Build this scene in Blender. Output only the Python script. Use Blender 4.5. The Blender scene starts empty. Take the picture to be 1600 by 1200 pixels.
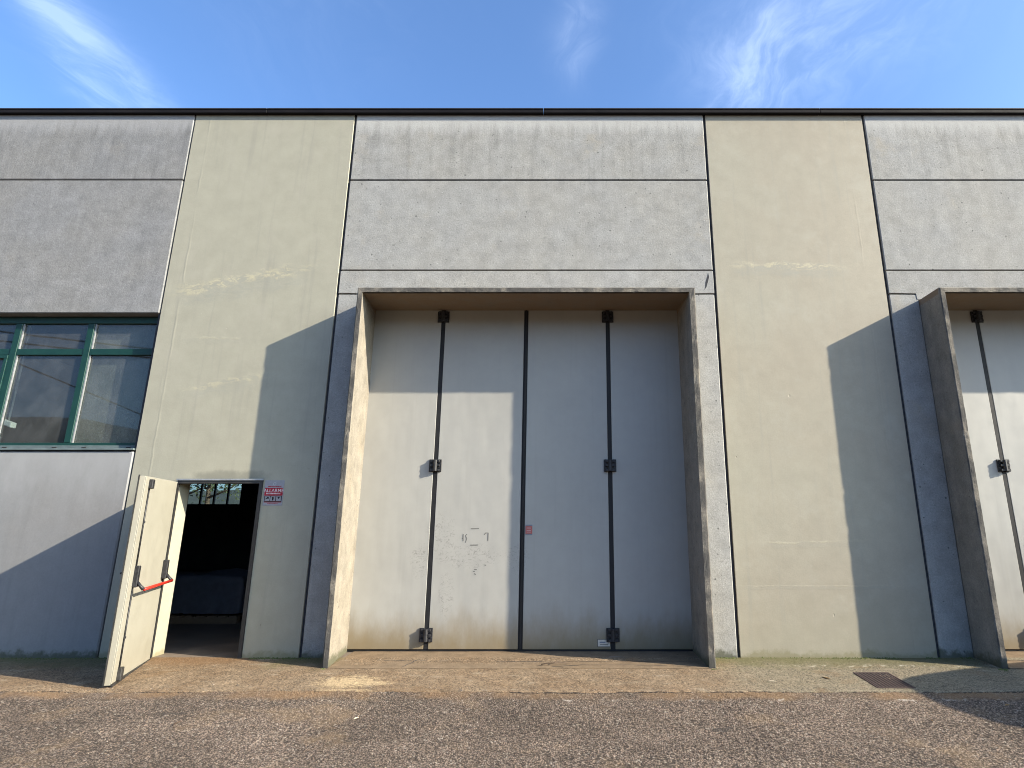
import bpy, bmesh, math, random
import numpy as np
from mathutils import Vector, Matrix, noise as mnoise
random.seed(7)
scene = bpy.context.scene
col = scene.collection

# ------------------------------------------------------------------ camera, sky, sun, exposure
R = math.radians
cam_d = bpy.data.cameras.new('camera'); cam = bpy.data.objects.new('camera', cam_d); col.objects.link(cam)
cam.location = (0.0, -7.6625, 1.553)
cam.rotation_euler = (R(90 + 13.91), 0, 0)
cam_d.sensor_width = 36.0; cam_d.lens = 36.0 * 902.12 / 1600.0
cam_d.shift_x = -89.8 / 1600.0
cam_d.clip_start = 0.05; cam_d.clip_end = 8000
scene.camera = cam

SUN_A, SUN_B = 3.03, 1.51                      # per metre towards the wall: metres left, metres down
to_sun = Vector((SUN_A, -1.0, SUN_B)).normalized()
sun_d = bpy.data.lights.new('sun', 'SUN'); sun = bpy.data.objects.new('sun', sun_d); col.objects.link(sun)
sun.rotation_euler = to_sun.to_track_quat('Z', 'Y').to_euler()
sun_d.energy = 5.0; sun_d.angle = R(0.53); sun_d.color = (1.0, 0.90, 0.73)
SUN_ELEV = math.asin(to_sun.z); SUN_AZ = math.atan2(to_sun.x, to_sun.y)

world = bpy.data.worlds.new('World'); scene.world = world; world.use_nodes = True
scene.view_settings.view_transform = 'Standard'; scene.view_settings.look = 'None'
scene.view_settings.gamma = 1.0; scene.view_settings.use_curve_mapping = False
scene.view_settings.exposure = 1.35
SKY_STRENGTH = 0.112
world.cycles.sampling_method = 'MANUAL'; world.cycles.sample_map_resolution = 512
scene.cycles.max_bounces = 7; scene.cycles.diffuse_bounces = 3; scene.cycles.glossy_bounces = 3
scene.cycles.pixel_filter_type = 'BLACKMAN_HARRIS'; scene.cycles.filter_width = 1.0
scene.cycles.transparent_max_bounces = 12; scene.cycles.caustics_reflective = False; scene.cycles.caustics_refractive = False


# ------------------------------------------------------------------ node helper
class NT:
    def __init__(self, tree):
        self.t = tree; self.n = tree.nodes; self.l = tree.links
    def node(self, typ, **kw):
        x = self.n.new(typ)
        for k, v in kw.items(): setattr(x, k, v)
        return x
    def put(self, sock, v):
        if isinstance(v, bpy.types.NodeSocket): self.l.new(v, sock)
        elif isinstance(v, (int, float)):
            try: sock.default_value = v
            except TypeError: sock.default_value = (v, v, v)
        else:
            v = tuple(v)
            if sock.type == 'RGBA' and len(v) == 3: v = v + (1.0,)
            sock.default_value = v
    def m(self, op, a, b=0.0, c=0.0, clamp=False):
        x = self.node('ShaderNodeMath', operation=op, use_clamp=clamp)
        self.put(x.inputs[0], a); self.put(x.inputs[1], b); self.put(x.inputs[2], c)
        return x.outputs[0]
    def add(self, a, b): return self.m('ADD', a, b)
    def sub(self, a, b): return self.m('SUBTRACT', a, b)
    def mul(self, a, b): return self.m('MULTIPLY', a, b)
    def mx(self, a, b): return self.m('MAXIMUM', a, b)
    def vm(self, op, a, b=(0, 0, 0)):
        x = self.node('ShaderNodeVectorMath', operation=op)
        self.put(x.inputs[0], a); self.put(x.inputs[1], b); return x.outputs[0]
    def sep(self, v):
        x = self.node('ShaderNodeSeparateXYZ'); self.put(x.inputs[0], v); return x.outputs
    def comb(self, x_, y_, z_):
        x = self.node('ShaderNodeCombineXYZ')
        for i, v in enumerate((x_, y_, z_)): self.put(x.inputs[i], v)
        return x.outputs[0]
    def pos(self):
        if not hasattr(self, '_p'): self._p = self.node('ShaderNodeNewGeometry').outputs['Position']
        return self._p
    def noise(self, vec, scale, detail=4, rough=0.55, dist=0.0, color=False):
        x = self.node('ShaderNodeTexNoise')
        self.put(x.inputs['Vector'], vec); x.inputs['Scale'].default_value = scale
        x.inputs['Detail'].default_value = detail; x.inputs['Roughness'].default_value = rough
        x.inputs['Distortion'].default_value = dist
        return x.outputs['Color' if color else 'Fac']
    def voro(self, vec, scale, feature='F1', out='Distance', rnd=1.0):
        x = self.node('ShaderNodeTexVoronoi', feature=feature)
        self.put(x.inputs['Vector'], vec); x.inputs['Scale'].default_value = scale
        x.inputs['Randomness'].default_value = rnd
        return x.outputs[out]
    def rng(self, v, a, b, lo=0.0, hi=1.0, smooth=True):
        x = self.node('ShaderNodeMapRange', interpolation_type='SMOOTHSTEP' if smooth else 'LINEAR')
        x.clamp = True
        for i, q in enumerate((v, a, b, lo, hi)): self.put(x.inputs[i], q)
        return x.outputs[0]
    def mix(self, f, a, b, mode='MIX'):
        x = self.node('ShaderNodeMix', data_type='RGBA', blend_type=mode)
        x.clamp_factor = True
        self.put(x.inputs[0], f); self.put(x.inputs[6], a); self.put(x.inputs[7], b)
        return x.outputs[2]
    def scalec(self, c, f):
        x = self.node('ShaderNodeVectorMath', operation='SCALE')
        self.put(x.inputs[0], c); self.put(x.inputs[3], f); return x.outputs[0]
    def bump(self, h, strength=0.5, dist=0.01, normal=None):
        x = self.node('ShaderNodeBump'); self.put(x.inputs['Height'], h)
        x.inputs['Strength'].default_value = strength; x.inputs['Distance'].default_value = dist
        if normal is not None: self.put(x.inputs['Normal'], normal)
        return x.outputs[0]


def mat(name):
    m = bpy.data.materials.new(name); m.use_nodes = True
    t = NT(m.node_tree); b = m.node_tree.nodes['Principled BSDF']
    return m, t, b


def finish(t, b, color, rough=0.8, normal=None, spec=0.3, metallic=0.0):
    t.put(b.inputs['Base Color'], color); t.put(b.inputs['Roughness'], rough)
    b.inputs['Specular IOR Level'].default_value = spec; b.inputs['Metallic'].default_value = metallic
    if normal is not None: t.put(b.inputs['Normal'], normal)


def simple(name, color, rough=0.6, metallic=0.0, var=0.12, scale=12.0, bump=0.0, spec=0.4):
    m, t, b = mat(name)
    n = t.noise(t.pos(), scale, 5, 0.6)
    c = t.scalec(color, t.rng(n, 0.3, 0.7, 1 - var, 1 + var, False))
    nm = t.bump(t.noise(t.pos(), scale * 6, 3), bump, 0.004) if bump else None
    finish(t, b, c, t.rng(n, 0.3, 0.7, rough * 0.85, min(1, rough * 1.15), False), nm, spec, metallic)
    return m


# ------------------------------------------------------------------ sky with thin cirrus
def build_world():
    t = NT(world.node_tree); t.n.clear()
    out = t.node('ShaderNodeOutputWorld'); bg = t.node('ShaderNodeBackground')
    sky = t.node('ShaderNodeTexSky', sky_type='NISHITA')
    sky.sun_disc = False; sky.sun_elevation = SUN_ELEV; sky.sun_rotation = SUN_AZ
    sky.altitude = 200; sky.air_density = 1.0; sky.dust_density = 3.2; sky.ozone_density = 2.0
    tc = t.node('ShaderNodeTexCoord').outputs['Generated']
    d = t.sep(tc)
    z = t.mx(d[2], 0.08)
    px = t.m('DIVIDE', d[0], z); py = t.m('DIVIDE', d[1], z)
    p = t.comb(px, py, 0.0)
    warp = t.noise(p, 2.2, 3, 0.5, color=True)
    pw = t.vm('ADD', p, t.vm('MULTIPLY', t.vm('SUBTRACT', warp, (0.5, 0.5, 0.5)), (0.45, 0.3, 0)))
    st = t.noise(t.vm('MULTIPLY', pw, (5.5, 2.6, 1)), 1.6, 6, 0.62, 0.6)
    fine = t.noise(t.vm('MULTIPLY', pw, (15, 6, 1)), 1.5, 4, 0.6, 0.4)
    wisp = t.rng(t.add(t.mul(st, 0.80), t.mul(fine, 0.20)), 0.36, 0.82)

    def blob(cx, cy, rx, ry, ang):
        x_ = t.sub(px, cx); y_ = t.sub(py, cy); c, s = math.cos(ang), math.sin(ang)
        u = t.m('DIVIDE', t.add(t.mul(x_, c), t.mul(y_, s)), rx)
        v = t.m('DIVIDE', t.sub(t.mul(y_, c), t.mul(x_, s)), ry)
        return t.m('POWER', 2.718, t.mul(t.add(t.mul(u, u), t.mul(v, v)), -1.0))
    masks = [(-1.03, 1.03, 0.065, 0.34, 0.05, 1.1), (-1.10, 1.10, 0.06, 0.22, 0.35, 0.8), (0.42, 1.10, 0.12, 0.22, -0.3, 1.15), (0.56, 0.95, 0.18, 0.2, -0.5, 0.85),
             (0.02, 1.0, 0.045, 0.11, 0.1, 0.8), (-0.3, 0.2, 0.2, 0.6, 0.3, 0.8), (1.5, 0.3, 0.4, 0.7, -0.7, 0.8),
             (-2.2, 0.4, 0.35, 0.8, 0.6, 0.8), (-1.3, -1.9, 0.3, 0.7, 0.4, 0.7), (1.2, -2.2, 0.4, 0.6, -0.4, 0.7), (0.1, -0.9, 0.25, 0.5, 0.2, 0.6)]
    tot = None
    for a in masks:
        q = t.mul(blob(*a[:5]), a[5]); tot = q if tot is None else t.add(tot, q)
    veil = t.mul(t.rng(t.noise(p, 0.9, 4, 0.5), 0.45, 0.75), 0.10)
    fac = t.m('ADD', t.mul(wisp, t.add(tot, veil)), t.mul(tot, 0.16), clamp=True)
    fac = t.mul(fac, t.rng(d[2], 0.02, 0.2))
    skyc = t.mix(1.0, sky.outputs[0], (0.78, 1.02, 1.29), 'MULTIPLY')
    cloud = t.mix(1.0, t.vm('ADD', skyc, (2.6, 2.7, 2.7)), (1.0, 1.0, 1.0), 'MULTIPLY')
    c = t.mix(t.mul(fac, 0.44), skyc, cloud)
    t.put(bg.inputs[0], c); bg.inputs[1].default_value = SKY_STRENGTH
    t.l.new(bg.outputs[0], out.inputs[0])


build_world()


# ------------------------------------------------------------------ mesh helpers
def link(name, me, m=None, parent=None, loc=None, smooth=False):
    o = bpy.data.objects.new(name, me); col.objects.link(o)
    if m is not None and me is not None and not me.materials: me.materials.append(m)
    if parent is not None: o.parent = parent
    if loc is not None: o.location = loc
    if smooth and me is not None:
        for p in me.polygons: p.use_smooth = True
    return o


def bm_obj(name, bm, m=None, parent=None, loc=None, smooth=False):
    bmesh.ops.recalc_face_normals(bm, faces=bm.faces)
    me = bpy.data.meshes.new(name); bm.to_mesh(me); bm.free()
    return link(name, me, m, parent, loc, smooth)


def tag(o, label=None, cat=None, group=None, kind=None):
    if label: o['label'] = label
    if cat: o['category'] = cat
    if group: o['group'] = group
    if kind: o['kind'] = kind
    return o


def add_box(bm, x0, x1, y0, y1, z0, z1, bev=0.0, seg=1):
    r = bmesh.ops.create_cube(bm, size=1.0)
    vs = r['verts']
    for v in vs:
        v.co = Vector(((x0 + x1) / 2 + v.co.x * (x1 - x0), (y0 + y1) / 2 + v.co.y * (y1 - y0), (z0 + z1) / 2 + v.co.z * (z1 - z0)))
    if bev:
        es = list({e for v in vs for e in v.link_edges})
        bmesh.ops.bevel(bm, geom=es, offset=bev, segments=seg, affect='EDGES', profile=0.5)
    return vs


def box(name, x0, x1, y0, y1, z0, z1, m, parent=None, bev=0.0, loc=None, seg=1):
    bm = bmesh.new(); add_box(bm, x0, x1, y0, y1, z0, z1, bev, seg)
    return bm_obj(name, bm, m, parent, loc)


def add_tube(bm, pts, rad, n=8, cap=True):
    pts = [Vector(p) for p in pts]; rings = []
    rads = rad if isinstance(rad, (list, tuple)) else [rad] * len(pts)
    for i, p in enumerate(pts):
        d = (pts[min(i + 1, len(pts) - 1)] - pts[max(i - 1, 0)]).normalized()
        a = d.orthogonal().normalized() if i == 0 else (prev - d * prev.dot(d)).normalized()
        prev = a; b = d.cross(a)
        rings.append([bm.verts.new(p + (a * math.cos(2 * math.pi * k / n) + b * math.sin(2 * math.pi * k / n)) * rads[i]) for k in range(n)])
    for i in range(len(rings) - 1):
        for k in range(n):
            bm.faces.new((rings[i][k], rings[i][(k + 1) % n], rings[i + 1][(k + 1) % n], rings[i + 1][k]))
    if cap:
        bm.faces.new(rings[0][::-1]); bm.faces.new(rings[-1])


def tube(name, pts, rad, m, parent=None, n=8, loc=None):
    bm = bmesh.new(); add_tube(bm, pts, rad, n)
    return bm_obj(name, bm, m, parent, loc, True)


def prism(name, poly, y0, y1, m, parent=None, bev=0.0):
    """poly: (x,z) outline; extruded from y0 (front) to y1"""
    bm = bmesh.new()
    f = [bm.verts.new((x, y0, z)) for x, z in poly]; k = [bm.verts.new((x, y1, z)) for x, z in poly]
    ff = bm.faces.new(f); bm.faces.new(k[::-1]); n = len(poly)
    for i in range(n): bm.faces.new((f[i], k[i], k[(i + 1) % n], f[(i + 1) % n]))
    if bev:
        bmesh.ops.bevel(bm, geom=list(ff.edges), offset=bev, segments=1, affect='EDGES')
    return bm_obj(name, bm, m, parent)


def gridquad(bm, a, b, c, d, nu, nv):
    a, b, c, d = map(Vector, (a, b, c, d)); g = []
    for j in range(nv + 1):
        v = j / nv
        g.append([bm.verts.new((a.lerp(b, i / nu)).lerp(d.lerp(c, i / nu), v)) for i in range(nu + 1)])
    for j in range(nv):
        for i in range(nu): bm.faces.new((g[j][i], g[j][i + 1], g[j + 1][i + 1], g[j + 1][i]))


def copy_tree(o, parent=None):
    c = o.copy(); col.objects.link(c); c.parent = parent
    for k in ('label',):
        if k in c: pass
    for ch in list(o.children): copy_tree(ch, c)
    return c


def text_mesh(txt, size, name):
    cu = bpy.data.curves.new(name, 'FONT'); cu.body = txt; cu.size = size; cu.align_x = 'CENTER'; cu.align_y = 'CENTER'
    cu.extrude = 0.0; cu.offset = size * 0.012
    ob = bpy.data.objects.new('tmp', cu); col.objects.link(ob)
    dg = bpy.context.evaluated_depsgraph_get(); dg.update()
    me = bpy.data.meshes.new_from_object(ob.evaluated_get(dg)); me.name = name
    bpy.data.objects.remove(ob); bpy.data.curves.remove(cu)
    return me


# ------------------------------------------------------------------ materials
def base_dirt(t, x, z, z0=0.0, h=0.14):
    """mossy, splashed band along the foot of a wall, ragged outline"""
    n = t.noise(t.pos(), 5.0, 6, 0.65)
    n2 = t.noise(t.pos(), 22.0, 4, 0.6)
    lim = t.add(t.mul(t.sub(n, 0.5), h * 2.6), t.mul(t.sub(n2, 0.5), h * 0.7))
    return t.rng(t.sub(t.sub(z, z0), lim), h * 0.9, h * 0.15)


def concrete_mat(name, base, streak=0.5, pits=0.5, grime_bounce=False, fine=1.0, warm=(1.02, 1.0, 0.96), top=None, dirt=True, bump=0.35, mott=0.16):
    m, t, b = mat(name); p = t.pos(); x, y, z = t.sep(p)
    big = t.noise(p, 0.9, 5, 0.6); mid = t.noise(p, 5.0, 6, 0.62); fin = t.noise(p, 45.0, 5, 0.7); gr = t.noise(p, 160.0, 2, 0.6)
    c = t.mix(t.rng(big, 0.35, 0.68), base, tuple(base[i] * warm[i] for i in range(3)))
    rnd = t.node('ShaderNodeObjectInfo').outputs['Random']
    c = t.scalec(c, t.rng(rnd, 0.0, 1.0, 0.94, 1.05, False))
    c = t.scalec(c, t.rng(mid, 0.28, 0.72, 1 - mott, 1 + mott, False))
    c = t.scalec(c, t.rng(fin, 0.3, 0.7, 1 - .16 * fine, 1 + .16 * fine, False))
    c = t.scalec(c, t.rng(gr, 0.3, 0.7, 1 - .10 * fine, 1 + .10 * fine, False))
    if streak:
        sv = t.comb(t.mul(x, 7.0), t.mul(y, 7.0), t.mul(z, 0.45))
        s1 = t.noise(sv, 1.0, 6, 0.6, 0.3); s2 = t.noise(t.comb(t.mul(x, 22), t.mul(y, 22), t.mul(z, 0.9)), 1.0, 4, 0.6)
        tc_ = t.rng(z, 6.50, 6.70, 0.35, 1.0) if top is not None else 1.0
        streak = t.mul(tc_, streak); sm = t.mul(t.rng(s1, 0.46, 0.70), streak); c = t.mix(sm, c, t.scalec(c, 0.72))
        sl = t.mul(t.rng(s2, 0.56, 0.78), t.mul(streak, 0.8)); c = t.mix(sl, c, t.scalec(c, 1.25))
    if pits:
        pn = t.noise(p, 36.0, 5, 0.8); area = t.rng(t.noise(p, 1.5, 4, 0.65), 0.38, 0.62)
        pm = t.mul(t.mul(t.rng(pn, 0.56, 0.66), area), pits); c = t.mix(pm, c, t.scalec(c, 0.58))
        vo = t.voro(p, 13.0); vcc = t.sep(vo.node.outputs['Color'])
        dot = t.mul(t.rng(t.add(vo, t.mul(t.sub(fin, 0.5), 0.16)), t.rng(vcc[2], 0, 1, 0.05, 0.22, False), t.rng(vcc[2], 0, 1, 0.0, 0.12, False)), t.rng(vcc[0], 0.45, 0.6))
        c = t.mix(t.mul(dot, 0.8 * pits), c, tuple(v * 0.30 for v in base))
        wd = t.mul(t.rng(vo, 0.13, 0.07), t.rng(vcc[1], 0.80, 0.9)); c = t.mix(t.mul(wd, 0.5 * pits), c, tuple(min(.8, v * 1.7) for v in base))
        bl = t.mul(t.rng(t.noise(p, 1.2, 5, 0.65), 0.56, 0.72), t.rng(mid, 0.35, 0.6)); c = t.mix(t.mul(bl, 0.38 * pits), c, (base[0] * 1.05, base[1] * 0.90, base[2] * 0.66))
    if top is not None:
        e = t.add(z, t.mul(t.sub(t.noise(t.comb(t.mul(x, 9), 0.0, t.mul(z, 0.8)), 1.0, 5, 0.7), 0.5), 0.55))
        c = t.mix(t.mul(t.rng(e, top - 0.42, top - 0.12), 0.85), c, tuple(v * 1.42 for v in base))
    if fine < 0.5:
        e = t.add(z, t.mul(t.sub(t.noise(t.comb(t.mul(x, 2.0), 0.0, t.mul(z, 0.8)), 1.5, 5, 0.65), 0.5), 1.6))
        c = t.mix(t.mul(t.rng(e, 1.6, 2.8), 0.9), c, tuple(v * 1.28 for v in base))  # upper wall lightened with a ragged border, reflected light put into the colour
    if dirt:
        c = t.mix(t.mul(base_dirt(t, x, z, 0.0, 0.13), 0.8), c, (0.060, 0.062, 0.034))
    if grime_bounce:   # weathered, blackened arrises of the portal frame
        gm = t.mul(t.rng(t.add(y, t.mul(t.sub(mid, 0.5), 0.02)), -0.440, -0.452), t.rng(t.noise(p, 3.0, 5, 0.7), 0.30, 0.60))
        c = t.mix(t.mul(gm, 0.9), c, (0.060, 0.058, 0.055))
        so = t.mul(t.rng(z, 4.585, 4.60), t.rng(y, -0.43, -0.41)); c = t.mix(t.mul(so, t.rng(mid, 0.25, 0.6, 0.5, 1.0)), c, (0.205, 0.148, 0.098))  # soffit browned: warm light bounced off the ground put into the colour
    h = t.add(t.mul(fin, 0.6), t.add(t.mul(mid, 0.8), t.mul(gr, 0.35)))
    finish(t, b, c, 0.9, t.bump(h, bump, 0.012), 0.2)
    return m


def pilaster_mat():
    m, t, b = mat('cream_painted_concrete'); p = t.pos(); x, y, z = t.sep(p)
    base = (0.306, 0.292, 0.228)
    big = t.noise(p, 0.7, 5, 0.6); mid = t.noise(p, 4.0, 6, 0.6); fin = t.noise(p, 60.0, 4, 0.65)
    c = t.mix(t.rng(t.add(t.mul(big, 0.6), t.mul(x, 0.06)), 0.15, 0.65), base, (0.290, 0.258, 0.196))
    c = t.scalec(c, t.rng(mid, 0.28, 0.72, 0.93, 1.07, False)); c = t.scalec(c, t.rng(fin, 0.3, 0.7, 0.96, 1.04, False))
    s1 = t.noise(t.comb(t.mul(x, 10), 0.0, t.mul(z, 0.5)), 1.0, 5, 0.6, 0.2)
    c = t.mix(t.mul(t.rng(s1, 0.52, 0.74), 0.45), c, (0.245, 0.235, 0.195))
    c = t.mix(t.mul(t.rng(t.noise(p, 1.9, 6, 0.7), 0.50, 0.68), 0.40), c, (0.335, 0.315, 0.252))
    hb = t.mul(mid, 0.5)
    dn = t.noise(p, 3.0, 5, 0.65); dab = t.noise(t.vm('MULTIPLY', p, (0.55, 1, 1.2)), 13.0, 6, 0.75, 0.8)
    # smeared render repairs: (x0,x1, z at x0, slope, half height, strength)
    for x0, x1, zz, k, hh, st in ((-5.52, -3.55, 4.84, 0.20, 0.19, 1.0), (-5.2, -4.0, 3.38, 0.19, 0.10, 0.8), (2.45, 4.15, 5.22, -0.02, 0.10, 0.9),
                                  (-5.4, -4.2, 4.1, 0.02, 0.05, 0.35), (2.5, 3.9, 1.35, 0.02, 0.04, 0.35), (2.2, 4.4, 0.83, 0.0, 0.025, 0.4)):
        dz = t.add(t.sub(t.sub(z, zz), t.mul(t.sub(x, x0), k)), t.mul(t.sub(dn, 0.5), hh * 2.6))
        wx = t.mul(t.rng(t.add(x, t.mul(dn, 0.6)), x0, x0 + 0.6), t.rng(t.add(x, t.mul(dn, 0.6)), x1 + 0.4, x1 - 0.3))
        grey = t.mul(t.mul(t.mul(t.rng(dz, -hh * 2.0, -hh * 1.1), t.rng(dz, hh * 0.5, 0.0)), wx), t.rng(dab, 0.62, 0.36, 0.25, 1.0))
        lite = t.mul(t.mul(t.rng(t.m('ABSOLUTE', dz), hh * 0.62, hh * 0.05), wx), t.rng(dab, 0.44, 0.62))
        c = t.mix(t.mul(grey, 0.55 * st), c, (0.250, 0.250, 0.212)); c = t.mix(t.mul(lite, 0.75 * st), c, (0.45, 0.40, 0.265))
        hb = t.add(hb, t.mul(t.add(grey, lite), t.mul(dab, 0.3)))
    # trowel ridges running down near one edge of each panel
    wob = t.mul(t.sub(t.noise(t.comb(0.0, 0.0, z), 1.3, 4, 0.7), 0.5), 0.10)
    for xr in (-5.53, 4.24):
        dx = t.add(t.sub(x, xr), wob); part = t.rng(t.noise(t.comb(xr, 0.0, z), 0.9, 2), 0.38, 0.55)
        hb = t.add(hb, t.mul(t.mul(t.rng(t.m('ABSOLUTE', dx), 0.022, 0.0), part), 0.24))
    # chips and dents
    ch = t.voro(t.vm('MULTIPLY', p, (1, 1, 0.6)), 3.1); chn = t.noise(p, 25, 3)
    cm = t.rng(t.add(ch, t.mul(chn, 0.05)), 0.062, 0.045); hb = t.sub(hb, t.mul(cm, 1.2)); c = t.mix(t.mul(cm, 0.35), c, (0.25, 0.23, 0.18))
    c = t.mix(t.mul(base_dirt(t, x, z, 0.0, 0.10), 0.7), c, (0.155, 0.135, 0.058))
    low = t.rng(t.add(z, t.mul(t.sub(mid, 0.5), 1.2)), 1.0, 0.1); c = t.mix(t.mul(low, 0.25), c, (0.27, 0.245, 0.17))
    # soot smudge over the exit door
    sx = t.m('DIVIDE', t.add(x, 4.45), 0.62); sz = t.m('DIVIDE', t.sub(z, 2.2), 0.10)
    sm = t.rng(t.add(t.add(t.mul(sx, sx), t.mul(sz, sz)), t.mul(t.sub(mid, 0.5), 1.8)), 1.0, 0.1)
    c = t.mix(t.mul(sm, 0.55), c, (0.13, 0.125, 0.10))
    finish(t, b, c, 0.62, t.bump(t.add(hb, t.mul(fin, 0.12)), 0.4, 0.012), 0.35)
    return m


def door_mat(name, base, scuffs=True, k=1.0):
    m, t, b = mat(name); p = t.pos(); x, y, z = t.sep(p)
    big = t.noise(p, 0.8, 4, 0.55); mid = t.noise(p, 6, 5, 0.6); fin = t.noise(p, 70, 3, 0.6)
    c = t.scalec(base, t.rng(big, 0.3, 0.7, 0.95, 1.05, False)); c = t.scalec(c, t.rng(mid, 0.3, 0.7, 0.97, 1.03, False))
    st = t.noise(t.comb(t.mul(x, 14), t.mul(y, 14), t.mul(z, 0.5)), 1.0, 5, 0.6)
    c = t.mix(t.mul(t.rng(st, 0.52, 0.75), 0.20), c, tuple(v * 0.8 for v in base))
    # road splash, rising unevenly from the foot
    e = t.add(z, t.mul(t.sub(t.noise(t.comb(t.mul(x, 3), y, t.mul(z, 1.2)), 1.5, 6, 0.65), 0.5), 0.55))
    c = t.mix(t.mul(t.rng(e, 0.60, 0.0), 0.85 * k), c, (0.175, 0.128, 0.062))
    if scuffs:
        for cx, cz, rx, rz in ((-1.32, 1.18, 0.42, 0.16), (-1.98, 1.12, 0.13, 0.22), (-1.72, 1.45, 0.2, 0.3), (-0.68, 1.15, 0.16, 0.2), (-1.62, 0.7, 0.1, 0.3)):
            u = t.m('DIVIDE', t.sub(x, cx), rx); v = t.m('DIVIDE', t.sub(z, cz), rz)
            q = t.rng(t.add(t.mul(u, u), t.mul(v, v)), 1.6, 0.1)
            sc = t.rng(t.noise(t.comb(t.mul(x, 1.0), y, t.mul(z, 1.4)), 20, 6, 0.75, 1.2), 0.50, 0.68)
            c = t.mix(t.mul(t.mul(q, sc), 0.75), c, (0.14, 0.13, 0.12))
    sp = t.rng(t.noise(p, 38, 4, 0.7), 0.70, 0.76); c = t.mix(t.mul(sp, 0.45), c, (0.16, 0.145, 0.12))
    finish(t, b, c, t.rng(mid, 0.3, 0.7, 0.40, 0.56, False), t.bump(t.add(t.mul(t.noise(t.vm('MULTIPLY', p, (1.6, 1, 0.7)), 1.4, 2), 6.0), t.mul(fin, 0.05)), 0.20, 0.01), 0.4)
    return m


def asphalt_mat():
    m, t, b = mat('worn_asphalt'); p = t.pos(); x, y, z = t.sep(p)
    v1 = t.voro(p, 62.0); vc = t.sep(v1.node.outputs['Color']); v2 = t.voro(p, 140.0); n = t.noise(p, 1.1, 5, 0.6); mid = t.noise(p, 9.0, 5, 0.65)
    g = t.rng(vc[0], 0.0, 1.0, 0.60, 1.42, False)
    stone = t.mix(vc[1], (0.172, 0.125, 0.091), (0.188, 0.149, 0.117))
    c = t.scalec(stone, g)
    c = t.mix(t.mul(t.rng(v1, 0.34, 0.66), 0.85), c, (0.034, 0.026, 0.020))  # gaps darkened: shadows between the stones put into the colour
    c = t.mix(t.mul(t.rng(vc[2], 0.955, 0.975), 0.8), c, (0.30, 0.26, 0.21))
    c = t.scalec(c, t.rng(n, 0.3, 0.7, 0.74, 1.18, False)); c = t.scalec(c, t.rng(mid, 0.3, 0.7, 0.86, 1.14, False))
    # sandy drift and rusty run-off along the slab edge, a few oily spots
    dr = t.rng(t.add(y, t.mul(t.sub(t.noise(p, 2.6, 6, 0.65), 0.5), 0.30)), -1.50, -1.36)
    rx_ = t.rng(t.noise(t.comb(x, 0.0, 0.0), 0.9, 3), 0.40, 0.56)
    c = t.mix(t.mul(t.mul(dr, rx_), 0.75), c, (0.19, 0.118, 0.062))
    c = t.scalec(c, t.rng(t.noise(t.vm('MULTIPLY', p, (0.45, 1.3, 1)), 1.0, 4, 0.6), 0.35, 0.65, 0.86, 1.12, False))
    ru = t.mul(t.rng(t.noise(p, 1.3, 5, 0.65), 0.55, 0.70), 0.42); c = t.mix(ru, c, (0.22, 0.15, 0.085))
    for cx, cy, rx2, ry2 in ((-3.65, -1.85, 0.16, 0.035), (-3.0, -2.05, 0.05, 0.05), (1.3, -2.2, 0.1, 0.06)):
        u = t.m('DIVIDE', t.add(t.sub(x, cx), t.mul(t.sub(y, cy), -0.9)), rx2); v = t.m('DIVIDE', t.sub(y, cy), ry2)
        q = t.rng(t.add(t.add(t.mul(u, u), t.mul(v, v)), t.mul(t.sub(mid, 0.5), 2.2)), 1.1, 0.3); c = t.mix(t.mul(q, 0.7), c, (0.045, 0.038, 0.033))
    # worn white line dabs
    wl = t.mul(t.rng(t.m('ABSOLUTE', t.add(t.add(y, 1.47), t.mul(t.sub(mid, 0.5), 0.10))), 0.03, 0.008), t.rng(t.noise(p, 3.5, 5, 0.7), 0.52, 0.64))
    c = t.mix(t.mul(wl, t.mul(t.rng(x, -0.8, 0.2), 0.55)), c, (0.48, 0.45, 0.40))
    h = t.add(t.mul(t.rng(v1, 0.0, 0.6, 1.0, 0.0), 1.0), t.add(t.mul(vc[0], 0.5), t.mul(t.rng(v2, 0.0, 0.6, 1.0, 0.0), 0.3)))
    finish(t, b, c, 0.85, t.bump(h, 0.6, 0.008), 0.25)
    return m


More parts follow.
